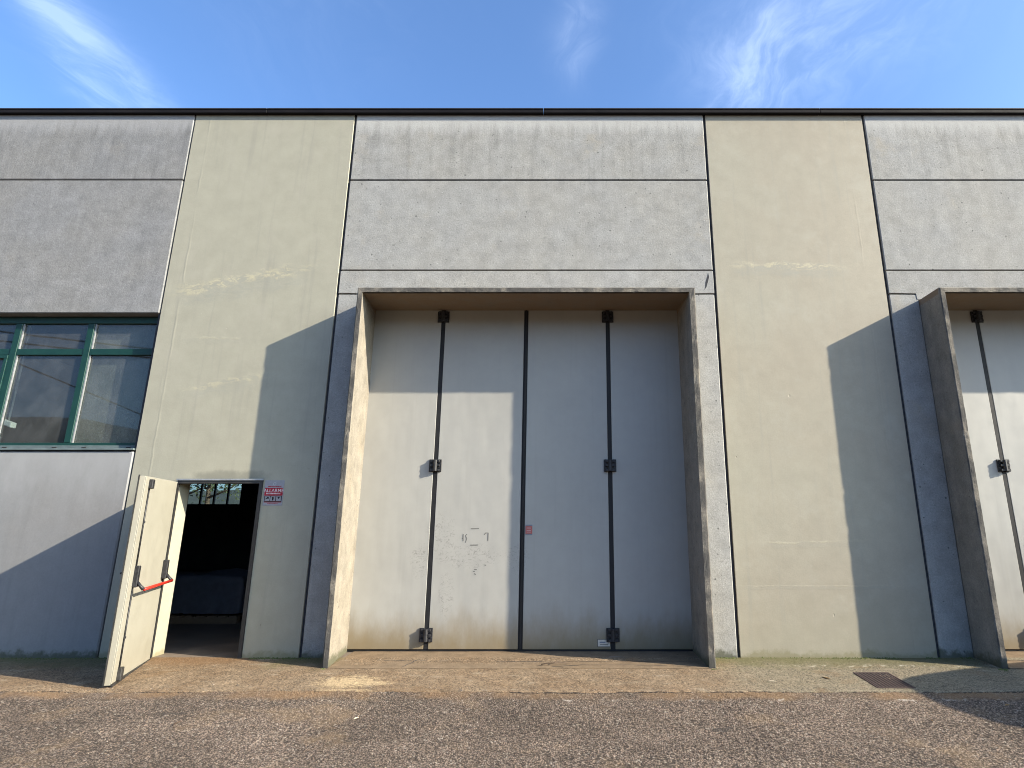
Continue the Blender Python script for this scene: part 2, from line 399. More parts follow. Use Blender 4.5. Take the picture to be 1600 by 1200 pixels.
def apron_mat():
    m, t, b = mat('exposed_aggregate_concrete'); p = t.pos(); x, y, z = t.sep(p)
    v1 = t.voro(p, 85.0); vc = t.sep(v1.node.outputs['Color']); n = t.noise(p, 1.3, 6, 0.62); mid = t.noise(p, 7.0, 6, 0.65); fin = t.noise(p, 50, 4, 0.7)
    c = t.mix(t.rng(n, 0.35, 0.65), (0.150, 0.102, 0.061), (0.182, 0.132, 0.084))
    c = t.scalec(c, t.rng(vc[0], 0, 1, 0.52, 1.55, False)); c = t.scalec(c, t.rng(mid, 0.3, 0.7, 0.78, 1.2, False)); c = t.scalec(c, t.rng(fin, 0.3, 0.7, 0.85, 1.15, False))
    c = t.mix(t.mul(t.rng(t.add(x, t.mul(t.sub(n, 0.5), 1.6)), 1.2, 2.4), 0.75), c, t.scalec((0.150, 0.132, 0.092), t.rng(vc[0], 0, 1, 0.52, 1.55, False)))
    rub = t.mul(t.rng(t.noise(t.comb(t.mul(x, 0.8), t.mul(y, 2.2), 0), 4.0, 6, 0.7), 0.54, 0.68), 0.6); c = t.mix(rub, c, (0.275, 0.225, 0.160))
    rust = t.mul(t.rng(t.noise(p, 1.9, 5, 0.6), 0.55, 0.70), 0.5); c = t.mix(rust, c, (0.16, 0.095, 0.045))
    # spilled straw-coloured sand left of the big door
    for cx, cy, rx, ry, st in ((-2.35, -0.93, 0.34, 0.20, 1.0), (-2.05, -0.98, 0.18, 0.08, 0.8), (-2.3, -1.21, 0.3, 0.05, 0.7), (-4.85, -0.45, 0.3, 0.35, 0.0)):
        u = t.m('DIVIDE', t.sub(x, cx), rx); v = t.m('DIVIDE', t.sub(y, cy), ry)
        q = t.rng(t.add(t.add(t.mul(u, u), t.mul(v, v)), t.mul(t.sub(t.noise(t.comb(t.mul(x, 0.7), t.mul(y, 1.6), 0), 22, 6, 0.85, 0.8), 0.5), 9.0)), 1.1, 0.2)
        c = t.mix(t.mul(q, st * 0.8), c, (0.43, 0.325, 0.185))
    # orange tinge at the exit doorway
    u = t.m('DIVIDE', t.add(x, 4.5), 0.75); v = t.m('DIVIDE', t.add(y, 0.05), 0.35)
    q = t.rng(t.add(t.add(t.mul(u, u), t.mul(v, v)), t.mul(t.sub(mid, 0.5), 1.5)), 1.2, 0.1); c = t.mix(t.mul(q, 0.6), c, (0.16, 0.088, 0.04))
    # moss film along the foot of the walls
    mo = t.rng(t.add(y, t.mul(t.sub(t.noise(p, 4.0, 6, 0.7), 0.5), 0.95)), -0.62, -0.02)
    side = t.mx(t.mul(t.rng(x, 1.62, 1.75), t.rng(x, 5.1, 4.8)), t.mx(t.mul(t.rng(x, -3.7, -3.4), t.rng(x, -2.7, -2.85)), t.rng(x, -5.0, -5.3)))
    c = t.mix(t.mul(t.mul(mo, side), 0.85), c, (0.098, 0.092, 0.040))
    lime = t.mul(t.mul(t.rng(t.m('ABSOLUTE', t.add(t.add(y, 0.36), t.mul(t.sub(mid, 0.5), 0.25))), 0.06, 0.01), t.rng(t.noise(p, 8, 5, 0.7), 0.5, 0.62)), t.rng(x, 1.7, 2.4))
    c = t.mix(t.mul(lime, 0.8), c, (0.34, 0.31, 0.24))
    h = t.add(t.mul(t.rng(v1, 0, 0.6, 1, 0), 0.8), t.add(t.mul(fin, 0.8), t.mul(mid, 1.5)))
    finish(t, b, c, 0.88, t.bump(h, 0.5, 0.006), 0.25)
    return m


def glass_mat(name, tint=(0.75, 0.80, 0.80)):
    m, t, b = mat(name); t.n.remove(b)
    out = t.n['Material Output']
    tr = t.node('ShaderNodeBsdfTransparent'); t.put(tr.inputs[0], tint)
    gl = t.node('ShaderNodeBsdfGlossy'); gl.inputs['Roughness'].default_value = 0.015
    nb = t.bump(t.noise(t.pos(), 1.3, 2), 0.04, 0.01)
    t.put(gl.inputs['Normal'], nb)
    lw = t.node('ShaderNodeLayerWeight'); lw.inputs['Blend'].default_value = 0.5
    fr = t.add(0.045, t.mul(t.m('POWER', lw.outputs['Facing'], 5.0), 0.95))
    df = t.node('ShaderNodeBsdfDiffuse'); t.put(df.inputs[0], (0.42, 0.42, 0.42))
    ms = t.node('ShaderNodeMixShader'); t.put(ms.inputs[0], fr); t.l.new(tr.outputs[0], ms.inputs[1]); t.l.new(gl.outputs[0], ms.inputs[2])
    m2 = t.node('ShaderNodeMixShader'); t.put(m2.inputs[0], t.rng(t.noise(t.pos(), 3.0, 6, 0.7), 0.35, 0.75, 0.045, 0.105)); t.l.new(ms.outputs[0], m2.inputs[1]); t.l.new(df.outputs[0], m2.inputs[2])
    t.l.new(m2.outputs[0], out.inputs[0])
    return m


M = {}
M['cream'] = pilaster_mat()
M['grey'] = concrete_mat('grey_concrete', (0.276, 0.274, 0.262), 0.55, 1.0, top=7.76)
M['grey_cool'] = concrete_mat('cool_grey_concrete', (0.200, 0.201, 0.203), 0.8, 0.5, top=7.76)
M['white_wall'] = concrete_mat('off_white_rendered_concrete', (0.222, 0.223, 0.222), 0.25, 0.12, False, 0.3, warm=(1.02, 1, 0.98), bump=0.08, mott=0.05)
M['frame_concrete'] = concrete_mat('rough_frame_concrete', (0.222, 0.200, 0.166), 0.5, 0.75, True, bump=0.6, mott=0.22)
M['door'] = door_mat('greenish_white_sheet_metal', (0.318, 0.311, 0.284))
M['leaf'] = door_mat('cream_sheet_metal', (0.268, 0.254, 0.208), False, 0.2)
M['asphalt'] = asphalt_mat()
M['apron'] = apron_mat()
M['threshold'] = concrete_mat('brown_threshold_concrete', (0.165, 0.120, 0.078), 0.0, 0.8, dirt=False, bump=0.5, mott=0.25)
M['seal'] = simple('black_rubber', (0.012, 0.012, 0.013), 0.65, var=0.3, spec=0.3)
M['joint'] = simple('dark_joint_sealant', (0.030, 0.031, 0.036), 0.9, var=0.3)
M['iron'] = simple('black_painted_iron', (0.016, 0.016, 0.018), 0.5, var=0.4, scale=30, bump=0.2)
M['coping'] = simple('dark_brown_sheet_metal', (0.010, 0.009, 0.010), 0.7, 0.0, 0.25, 3.0, 0.0, 0.1)
M['coping_lip'] = simple('slate_sheet_metal', (0.030, 0.031, 0.038), 0.6, 0.0, 0.2, 3.0, 0.0, 0.15)
M['green'] = simple('green_painted_aluminium', (0.004, 0.034, 0.026), 0.5, 0.0, 0.15, 8.0)
M['sillgrey'] = simple('grey_green_sill_metal', (0.10, 0.125, 0.125), 0.45, 0.0, 0.2, 8.0)
M['steel'] = simple('dark_steel_frame', (0.035, 0.034, 0.033), 0.5, 0.3, 0.3, 10)
M['glass'] = glass_mat('window_glass')
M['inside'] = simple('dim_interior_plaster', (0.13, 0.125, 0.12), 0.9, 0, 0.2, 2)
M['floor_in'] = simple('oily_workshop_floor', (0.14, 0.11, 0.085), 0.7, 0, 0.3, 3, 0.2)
M['red'] = simple('red_push_bar', (0.52, 0.022, 0.012), 0.4, var=0.08)
M['roof'] = simple('bitumen_roofing', (0.06, 0.06, 0.06), 0.9)
M['galv'] = simple('galvanised_steel', (0.35, 0.36, 0.37), 0.45, 0.6, 0.15, 20)
M['white'] = simple('white_enamel', (0.75, 0.75, 0.72), 0.4, var=0.05)
M['rust'] = simple('rusty_iron', (0.085, 0.045, 0.032), 0.8, 0.2, 0.4, 30, 0.4)
M['black'] = simple('matt_black', (0.012, 0.012, 0.012), 0.8)

# ------------------------------------------------------------------ ground, apron, hills
Y_EDGE, SL = -1.240, 0.05


def vnoise(x, y, seed):
    """smooth value noise on arrays"""
    xi, yi = np.floor(x).astype(np.int64), np.floor(y).astype(np.int64); fx, fy = x - xi, y - yi
    fx = fx * fx * (3 - 2 * fx); fy = fy * fy * (3 - 2 * fy)
    def h(a, b):
        n = (a * 374761393 + b * 668265263 + seed * 974711) & 0x7fffffff
        n = ((n ^ (n >> 13)) * 1274126177) & 0x7fffffff
        return ((n ^ (n >> 16)) & 0xffff) / 32767.5 - 1.0
    return (h(xi, yi) * (1 - fx) + h(xi + 1, yi) * fx) * (1 - fy) + (h(xi, yi + 1) * (1 - fx) + h(xi + 1, yi + 1) * fx) * fy


def grid_mesh(name, X, Y, Z, m):
    ny, nx = X.shape
    me = bpy.data.meshes.new(name)
    co = np.stack([X, Y, Z], -1).reshape(-1, 3).astype(np.float32)
    idx = np.arange(nx * ny).reshape(ny, nx)
    q = np.stack([idx[:-1, :-1], idx[1:, :-1], idx[1:, 1:], idx[:-1, 1:]], -1).reshape(-1, 4)
    me.vertices.add(len(co)); me.vertices.foreach_set('co', co.ravel())
    me.loops.add(q.size); me.loops.foreach_set('vertex_index', q.ravel().astype(np.int32))
    me.polygons.add(len(q)); me.polygons.foreach_set('loop_start', np.arange(0, q.size, 4, dtype=np.int32)); me.polygons.foreach_set('loop_total', np.full(len(q), 4, np.int32))
    me.update(); me.validate(); me.materials.append(m)
    return me


def edge_wobble(x): return vnoise(x * 1.3, x * 0, 7) * 0.012 + vnoise(x * 8, x * 0, 2) * 0.008 + vnoise(x * 25, x * 0, 5) * 0.006


def build_ground():
    rs = np.random.RandomState(4)
    fx = np.arange(-7.3, 5.0, 0.0115)
    xs = np.concatenate([[-3000, -500, -100, -30, -12], fx, [8, 12, 30, 100, 500, 3000]])
    fy = np.arange(Y_EDGE - 0.030, -3.35, -0.0115)
    ys = np.concatenate([[3000, 400, 60, 20, Y_EDGE - 0.004, Y_EDGE - 0.012], fy, [-3.6, -4.5, -8, -20, -60, -400, -3000]])
    X, Y = np.meshgrid(xs, ys)
    Z = np.where(Y > Y_EDGE - 0.005, -0.145, np.where(Y > Y_EDGE - 0.02, -0.125, np.where(Y > -2.2, -0.075 + (Y + 1.24) * 0.045, -0.118 + np.maximum(Y + 2.2, -20) * 0.012)))
    fine = (X > -7.3) & (X < 5.0) & (Y < Y_EDGE - 0.025) & (Y > -3.36)
    nearx = (np.abs(X) < 12.5) & (Y < 0)
    Z += nearx * (vnoise(X * 1.1, Y * 1.1, 11) * 0.006 + vnoise(X * 5, Y * 5, 12) * 0.0022) * (Y < Y_EDGE - 0.025) * (Y > -4)
    Z += fine * (rs.rand(*X.shape) ** 1.5 * 0.0085 + vnoise(X * 40, Y * 40, 13) * 0.0028)
    Y0 = Y.copy()
    Y = Y + fine * rs.uniform(-.003, .003, X.shape); X = X + fine * rs.uniform(-.003, .003, X.shape)
    first = np.abs(Y0 - fy[0]) < 0.006
    Z += first * 0.0 ; band = np.exp(-((Y0 - fy[0]) / 0.10) ** 2) * fine
    Z += band * (0.006 + vnoise(X * 0.8, X * 0, 9) * 0.010)
    gap = (Y0 < 0) & (Y0 > Y_EDGE - 0.06) & (np.abs(X) < 12)
    Y = Y + gap * (edge_wobble(X) + vnoise(X * 2.3, X * 0, 21) * 0.006 + 0.004)
    o = link('asphalt_yard', grid_mesh('asphalt_yard', X, Y, Z, M['asphalt']), None); tag(o, 'coarse grey brown asphalt yard in front of the building', 'asphalt', kind='structure')
    # apron slab with a broken front edge
    xs2 = np.concatenate([[-19.0, -12.0], fx, [8.0, 12.0, 20.0]])
    ys2 = np.concatenate([[0.02], np.arange(-0.012, Y_EDGE + 0.008, -0.0125), [Y_EDGE + 0.006, Y_EDGE, Y_EDGE]])
    X, Y = np.meshgrid(xs2, ys2); J = np.arange(len(ys2))[:, None] + 0 * X
    n = len(ys2)
    Z = SL * np.minimum(Y, 0) + vnoise(X * 0.8, Y * 2, 3) * 0.004 + vnoise(X * 4, Y * 4, 31) * 0.0022
    fin2 = (X > -7.3) & (X < 5.0) & (Y < -0.005) & (J < n - 2)
    Z += fin2 * (rs.rand(*X.shape) ** 2 * 0.0050 + vnoise(X * 38, Y * 38, 14) * 0.0016)
    chipz = np.clip(vnoise(X * 3.1, X * 0, 41) - 0.15, 0, 1) * 0.018 + np.clip(vnoise(X * 11, X * 0, 42), 0, 1) * 0.008
    Z -= np.exp(-((Y - Y_EDGE) / 0.030) ** 2) * chipz * (J < n - 1)
    Z = np.where(J == n - 2, Z - 0.006, Z); Z = np.where(J == n - 1, -0.17, Z)
    X = X + fin2 * rs.uniform(-.003, .003, X.shape)
    Y = Y + np.exp(-((Y - Y_EDGE) / 0.05) ** 2) * edge_wobble(X) + fin2 * rs.uniform(-.002, .002, X.shape)
    me = grid_mesh('concrete_apron', X, Y, Z, M['apron']); me.materials.append(simple('painted_shade_edge', (0.050, 0.036, 0.025), 0.95, 0, 0.5, 9, 0.5))  # near-black front face: shade of the crevice put into its colour
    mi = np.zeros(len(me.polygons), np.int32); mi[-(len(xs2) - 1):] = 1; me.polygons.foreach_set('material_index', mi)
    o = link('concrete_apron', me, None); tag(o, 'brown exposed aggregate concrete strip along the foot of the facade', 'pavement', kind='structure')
    # hills behind the photographer, seen mirrored in the window
    hm = simple('wooded_hillside', (0.045, 0.055, 0.045), 0.95, 0, 0.4, 0.01)
    bm = bmesh.new(); n = 120; rows = []
    for j in range(9):
        f = j / 8; row = []
        for i in range(n + 1):
            x = -3600 + 6400 * i / n
            h = 150 + 150 * math.exp(-((x + 1500) / 520) ** 2) + 90 * math.exp(-((x - 700) / 700) ** 2) + 45 * mnoise.noise((x * 0.002, 1, 0)) + 16 * mnoise.noise((x * 0.009, 3, 0))
            y = -1100 - 500 * f
            row.append(bm.verts.new((x, y, -2 + h * (math.sin(f * math.pi / 2) ** 1.3) + (6 * mnoise.noise((x * 0.02, f * 5, 0)) if 0 < j else 0))))
        rows.append(row)
    for j in range(8):
        for i in range(n): bm.faces.new((rows[j][i], rows[j][i + 1], rows[j + 1][i + 1], rows[j + 1][i]))
    o = bm_obj('hills', bm, hm, smooth=True); tag(o, kind='structure')


build_ground()

# ------------------------------------------------------------------ the factory building
B = bpy.data.objects.new('factory_building', None); col.objects.link(B)
tag(B, 'flat roofed precast concrete factory with cream pilasters and tall folding doors', 'building')
XA, XB, XC, XD = -5.777, -3.298, 2.071, 4.532
ZT, Z1, Z2, Z3 = 7.77, 6.601, 5.129, 4.774
ZH, ZS = 4.472, 2.537
G = 0.011
PXL, PXR, PT, P_OUT, P_IN = -2.84, 1.682, 4.675, 0.46, 0.34
SHIFT = 7.80
DXL, DXR, DZ = -5.133, -4.014, 2.152
XE = XB + SHIFT + 0.0


def wall_panel(name, x0, x1, z0, z1, m, dy=0.0, depth=0.2, bev=0.010):
    return box(name, x0 + G, x1 - G, dy, dy + depth, z0 + G * 0.9, z1 - G * 0.9, m, B, bev)


rj = random.Random(3)
# cream pilasters
prism('pilaster_panel', [(XA + G, -0.1), (DXL, -0.1), (DXL, DZ), (DXR, DZ), (DXR, -0.1), (XB - G * 1.9, -0.1), (XB - G * 1.9, ZT), (XA + G, ZT)], 0.0, 0.25, M['cream'], B, 0.004)
prism('pilaster_panel', [(XC + G * 2.2, -0.1), (XD - G * 2.0, -0.1), (XD - G * 2.0, ZT), (XC + G * 2.2, ZT)], 0.004, 0.25, M['cream'], B, 0.004)
for x0 in (XA - 7.84, XC + 2 * SHIFT - 0.1 - 7.7):
    prism('pilaster_panel', [(x0 + G, -0.1), (x0 + 2.47, -0.1), (x0 + 2.47, ZT), (x0 + G, ZT)], 0.0, 0.25, M['cream'], B, 0.008)
XP0 = XA - 7.84 + 2.479; XP3 = XC + 2 * SHIFT - 7.8
# left bay (window bay)
wall_panel('concrete_panel', XP0, XA, Z1, ZT, M['grey_cool'], -0.004)
wall_panel('concrete_panel', XP0, XA, ZH, Z1, M['grey_cool'], -0.008)
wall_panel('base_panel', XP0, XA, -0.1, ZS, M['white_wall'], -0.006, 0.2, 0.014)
# bays with the big doors
for i, sx in enumerate((0.0, SHIFT)):
    xl, xr = XB + sx + (0.034 if i else 0), XC + sx
    wall_panel('concrete_panel', xl, xr, Z1, ZT, M['grey'], 0.003)
    wall_panel('concrete_panel', xl, xr, Z2, Z1, M['grey'], 0.0)
    pl, pr = PXL + sx, PXR + sx
    prism('lintel_panel', [(xl + G, Z3 + 0.008), (pl - 0.03, Z3 + 0.008), (pl - 0.03, PT + 0.006), (pr + 0.03, PT + 0.006), (pr + 0.03, Z3 + 0.008), (xr - G, Z3 + 0.008), (xr - G, Z2 - 0.007), (xl + G, Z2 - 0.007)], -0.003, 0.2, M['grey'], B, 0.005)
    wall_panel('side_panel', xl, pl + 0.008, -0.1, Z3, M['grey'], 0.002)
    wall_panel('side_panel', pr - 0.008, xr, -0.1, Z3, M['grey'], 0.002)
# outer bays beyond the frame
wall_panel('concrete_panel', -19.0, XA - 7.84, -0.1, ZT, M['grey_cool'])
wall_panel('concrete_panel', XP3 + 2.479, 20.0, -0.1, ZT, M['grey'])
# recessed sealant behind the joints
for x in (XA, XB, XC, XD, XP0, XA - 7.84, XP3, XP3 + 2.479):
    box('joint_seal', x - 0.035, x + 0.05, 0.028, 0.15, -0.1, ZT - 0.02, M['joint'], B)
for x0, x1, zs in ((XP0, XA, (Z1,)), (XB, XC, (Z1, Z2)), (XD, XP3, (Z1, Z2))):
    for z in zs: box('joint_seal', x0 + 0.06, x1 - 0.06, 0.022, 0.12, z - 0.03, z + 0.03, M['joint'], B)
for sx in (0, SHIFT):
    for a, b_ in ((XB + sx + 0.06, PXL + sx - 0.002), (PXR + sx + 0.002, XC + sx - 0.06)):
        box('joint_seal', a, b_, 0.022, 0.12, Z3 - 0.03, Z3 + 0.03, M['joint'], B)
# roof edge: folded sheet in lengths, with a raised lip
xs = [-19.0, -13.2, -8.9, -4.65, -0.4, 3.85, 8.1, 12.35, 20.0]
for a, b_ in zip(xs[:-1], xs[1:]):
    c = box('coping', a + 0.003, b_ - 0.003, -0.060, 0.35, ZT - 0.042, ZT + 0.018, M['coping'], B, 0.004)
    box('coping_lip', a + 0.003, b_ - 0.003, -0.070, 0.36, ZT + 0.0185, ZT + 0.036, M['coping_lip'], c, 0.004)
box('roof', -19.0, 20.0, 0.25, 15.2, 7.45, 7.60, M['roof'], B)
# far walls, floor
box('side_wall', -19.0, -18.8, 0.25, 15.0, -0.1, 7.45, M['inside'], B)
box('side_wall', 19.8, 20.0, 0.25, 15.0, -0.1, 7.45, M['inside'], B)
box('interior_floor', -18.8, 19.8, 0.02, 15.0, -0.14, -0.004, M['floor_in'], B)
RW0, RW1, RZ0, RZ1 = -17.0, -12.69, 2.36, 4.1
bm = bmesh.new()
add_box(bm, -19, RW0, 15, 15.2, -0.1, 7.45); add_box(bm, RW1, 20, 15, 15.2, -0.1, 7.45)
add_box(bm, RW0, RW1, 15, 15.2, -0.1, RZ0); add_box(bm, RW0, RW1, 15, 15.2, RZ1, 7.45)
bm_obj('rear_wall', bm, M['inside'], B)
rwf = box('rear_window', RW0, RW1, 15.05, 15.10, RZ0, RZ0 + 0.05, M['steel'], B)
x = RW1
while x > RW0 + 0.3:
    box('glazing_bar', x - 0.03, x + 0.03, 15.04, 15.11, RZ0 + 0.05, RZ1, M['steel'], rwf)
    box('pane', x - 0.495, x - 0.03, 15.07, 15.078, RZ0 + 0.05, RZ1, M['glass'], rwf)
    x -= 0.525


# --- portal frames
def portal_mesh():
    bm = bmesh.new(); th = 0.068
    yo, yi = -P_OUT, P_IN + 0.02
    zb = -0.10
    ch = 0.012
    fo = [(PXL + ch, yo, zb), (PXL + ch, yo, PT - ch), (PXR - ch, yo, PT - ch), (PXR - ch, yo, zb)]
    fs = [(PXL, yo + ch, zb), (PXL, yo + ch, PT), (PXR, yo + ch, PT), (PXR, yo + ch, zb)]
    fi = [(PXL + th, yo, zb), (PXL + th, yo, PT - th), (PXR - th - 0.010, yo, PT - th), (PXR - th - 0.010, yo, zb)]
    bo = [(PXL, 0.06, zb), (PXL, 0.06, PT), (PXR, 0.06, PT), (PXR, 0.06, zb)]
    bi = [(PXL - 0.015, yi, zb), (PXL - 0.015, yi, PT - 0.022), (PXR - 0.098, yi, PT - 0.022), (PXR - 0.098, yi, zb)]
    ns = [70, 66, 70]
    for k in range(3):
        gridquad(bm, fo[k], fo[k + 1], fi[k + 1], fi[k], ns[k], 3)
        gridquad(bm, bo[k], bo[k + 1], fs[k + 1], fs[k], ns[k], 6)
        gridquad(bm, fs[k], fs[k + 1], fo[k + 1], fo[k], ns[k], 1)
        gridquad(bm, fi[k], fi[k + 1], bi[k + 1], bi[k], ns[k], 10)
    bmesh.ops.remove_doubles(bm, verts=bm.verts, dist=0.0008)
    for v in bm.verts:
        c = v.co; edge = abs(c.y - yo) < 1e-4
        n1 = mnoise.noise_vector(c * 3.0); n2 = mnoise.noise_vector(c * 17.0)
        if c.y > 0.05 : continue
        v.co = c + n1 * 0.0015 + n2 * (0.0030 if edge else 0.0010)
        if edge:
            chip = max(0.0, mnoise.noise(c * 9.0) - 0.36) * 0.035
            v.co.y += chip + 0.002
    return bm


pf = bm_obj('portal_frame', portal_mesh(), M['frame_concrete'], B)
pf2 = link('portal_frame', pf.data, None, B, (SHIFT, 0, 0))
for sx in (0.0, SHIFT): box('drip_groove', PXL + 0.085 + sx, PXR - 0.095 + sx, -0.440, -0.415, PT - 0.0715, PT - 0.055, M['black'], B)
# a chip knocked out of the lintel beside the frame
cr = [(1.990, 5.090), (2.000, 5.03), (1.978, 4.95), (1.952, 4.87), (1.905, 4.815), (1.935, 4.86), (1.946, 4.95), (1.975, 5.04)]
prism('crack', cr, -0.0052, -0.001, M['joint'], B)

# --- thresholds with cracks
for sx in (0.0, SHIFT):
    bm = bmesh.new()
    x0, x1 = PXL + 0.075 + sx, PXR - 0.085 + sx
    gridquad(bm, (x0, -0.475, -0.012), (x1, -0.475, -0.012), (x1, 0.40, 0.004), (x0, 0.40, 0.004), 60, 10)
    gridquad(bm, (x0, -0.475, -0.07), (x1, -0.475, -0.07), (x1, -0.475, -0.012), (x0, -0.475, -0.012), 60, 1)
    bmesh.ops.remove_doubles(bm, verts=bm.verts, dist=0.0008)
    for v in bm.verts:
        v.co.z += mnoise.noise(v.co * 2.5) * 0.005
        if v.co.y < -0.47: v.co.y += mnoise.noise(v.co * 5) * 0.018
    th = bm_obj('threshold', bm, M['threshold'], B)
    rc = random.Random(11 + int(sx))
    for pts in ([(-1.6, -0.16), (-0.4, -0.19), (0.6, -0.15), (1.2, -0.2), (1.55, -0.18)], [(-0.2, -0.42), (0.15, -0.34), (0.6, -0.33), (1.0, -0.38), (1.45, -0.40)], [(-1.83, -0.02), (-1.86, -0.25), (-1.93, -0.45)], [(-2.7, -0.1), (-2.2, -0.13), (-1.7, -0.15)]):
        L = []
        for (xa, ya), (xb, yb) in zip(pts[:-1], pts[1:]):
            for k in range(6): L.append((xa + (xb - xa) * k / 6 + rc.uniform(-.01, .01) + sx, ya + (yb - ya) * k / 6 + rc.uniform(-.012, .012)))
        L.append((pts[-1][0] + sx, pts[-1][1])); bm = bmesh.new(); A = []
        for k, (xx, yy) in enumerate(L):
            w = 0.0055 * (0.4 + rc.random())
            zz = -0.0033 + 0.0183 * yy + mnoise.noise(Vector((xx, yy, 0)) * 2.5) * 0.005 + 0.0035
            horiz = abs(pts[0][0] - pts[-1][0]) > 0.3
            A.append((bm.verts.new((xx, yy - w, zz)), bm.verts.new((xx, yy + w, zz))) if horiz else (bm.verts.new((xx - w, yy, zz)), bm.verts.new((xx + w, yy, zz))))
        for k in range(len(A) - 1): bm.faces.new((A[k][0], A[k + 1][0], A[k + 1][1], A[k][1]))
        bm_obj('crack', bm, M['joint'], th)


# --- folding doors
def hinge_mesh():
    bm = bmesh.new()
    add_box(bm, -0.085, -0.018, -0.016, 0.0, -0.085, 0.085, 0.003)
    add_box(bm, 0.018, 0.085, -0.016, 0.0, -0.085, 0.085, 0.003)
    add_tube(bm, [(0, -0.038, -0.075), (0, -0.038, 0.075)], 0.030, 10)
    for z in (-0.062, 0.0, 0.062):
        add_box(bm, -0.062, 0.062, -0.052, -0.014, z - 0.014, z + 0.014, 0.002)
    for sx in (-1, 1):
        for z in (-0.034, 0.034): add_tube(bm, [(sx * 0.066, -0.028, z), (sx * 0.066, -0.010, z)], 0.010, 6)
    bmesh.ops.recalc_face_normals(bm, faces=bm.faces)
    me = bpy.data.meshes.new('hinge'); bm.to_mesh(me); bm.free(); me.materials.append(M['iron'])
    return me


HM = hinge_mesh()
DY = P_IN
ZD0, ZD1 = 0.030, 4.655
seams = [-2.93, -1.848, -0.634, 0.560, 1.62]


def folding_door(sx):
    root = box('folding_door', -2.90, 1.60, DY + 0.055, DY + 0.075, 0.006, 4.66, M['black'], B, loc=(sx, 0, 0))
    for k in range(4):
        w0, w1 = 0.030 if k else 0.0, 0.030 if k < 3 else 0.0
        bm = bmesh.new(); add_box(bm, seams[k] + w0, seams[k + 1] - w1, DY, DY + 0.05, ZD0, ZD1, 0.005, 2)
        bm_obj('door_leaf', bm, M['door'], root)
    for k in (1, 2, 3):
        box('rubber_seal', seams[k] - 0.029, seams[k] + 0.029, DY + 0.004, DY + 0.05, ZD0 + 0.002, ZD1, M['seal'], root)
        if k == 2: box('seal_lip', seams[k] - 0.012, seams[k] + 0.012, DY - 0.012, DY + 0.0035, ZD0 + 0.002, ZD1, M['seal'], root, 0.004)
    for k in (1, 3):
        for z in (4.545, 2.374, 0.203): link('hinge', HM, None, root, (seams[k], DY, z))
    box('bottom_brush', -2.86, 1.59, DY + 0.012, DY + 0.05, 0.005, ZD0 - 0.001, M['seal'], root)
    return root


fd = folding_door(0.0); fd2 = folding_door(SHIFT + 0.03)
# scratched old lettering on the second leaf
mk = simple('dark_paint_mark', (0.13, 0.125, 0.115), 0.8)
marks = [[(-1.325, 1.530), (-1.215, 1.532)], [(-1.325, 1.318), (-1.220, 1.320)], [(-1.425, 1.46), (-1.423, 1.37)], [(-1.438, 1.405), (-1.425, 1.41)], [(-1.375, 1.46), (-1.393, 1.44), (-1.375, 1.40), (-1.392, 1.35)],
         [(-1.145, 1.452), (-1.125, 1.475), (-1.090, 1.477), (-1.092, 1.375)], [(-1.26, 1.01), (-1.225, 1.005)], [(-1.275, 0.985), (-1.25, 0.982)], [(-1.26, 0.955), (-1.235, 0.945)], [(-1.125, 1.065), (-1.105, 1.06)]]
for poly in marks:
    bm = bmesh.new(); A = []
    for i, (xx, zz) in enumerate(poly):
        q = Vector(poly[min(i + 1, len(poly) - 1)]) - Vector(poly[max(i - 1, 0)]); q = Vector((-q.y, q.x)).normalized() * 0.0055
        A.append((bm.verts.new((xx - q.x, DY - 0.0022, zz - q.y)), bm.verts.new((xx + q.x, DY - 0.0022, zz + q.y))))
    for i in range(len(A) - 1): bm.faces.new((A[i][0], A[i + 1][0], A[i + 1][1], A[i][1]))
    bm_obj('paint_mark', bm, mk, fd)

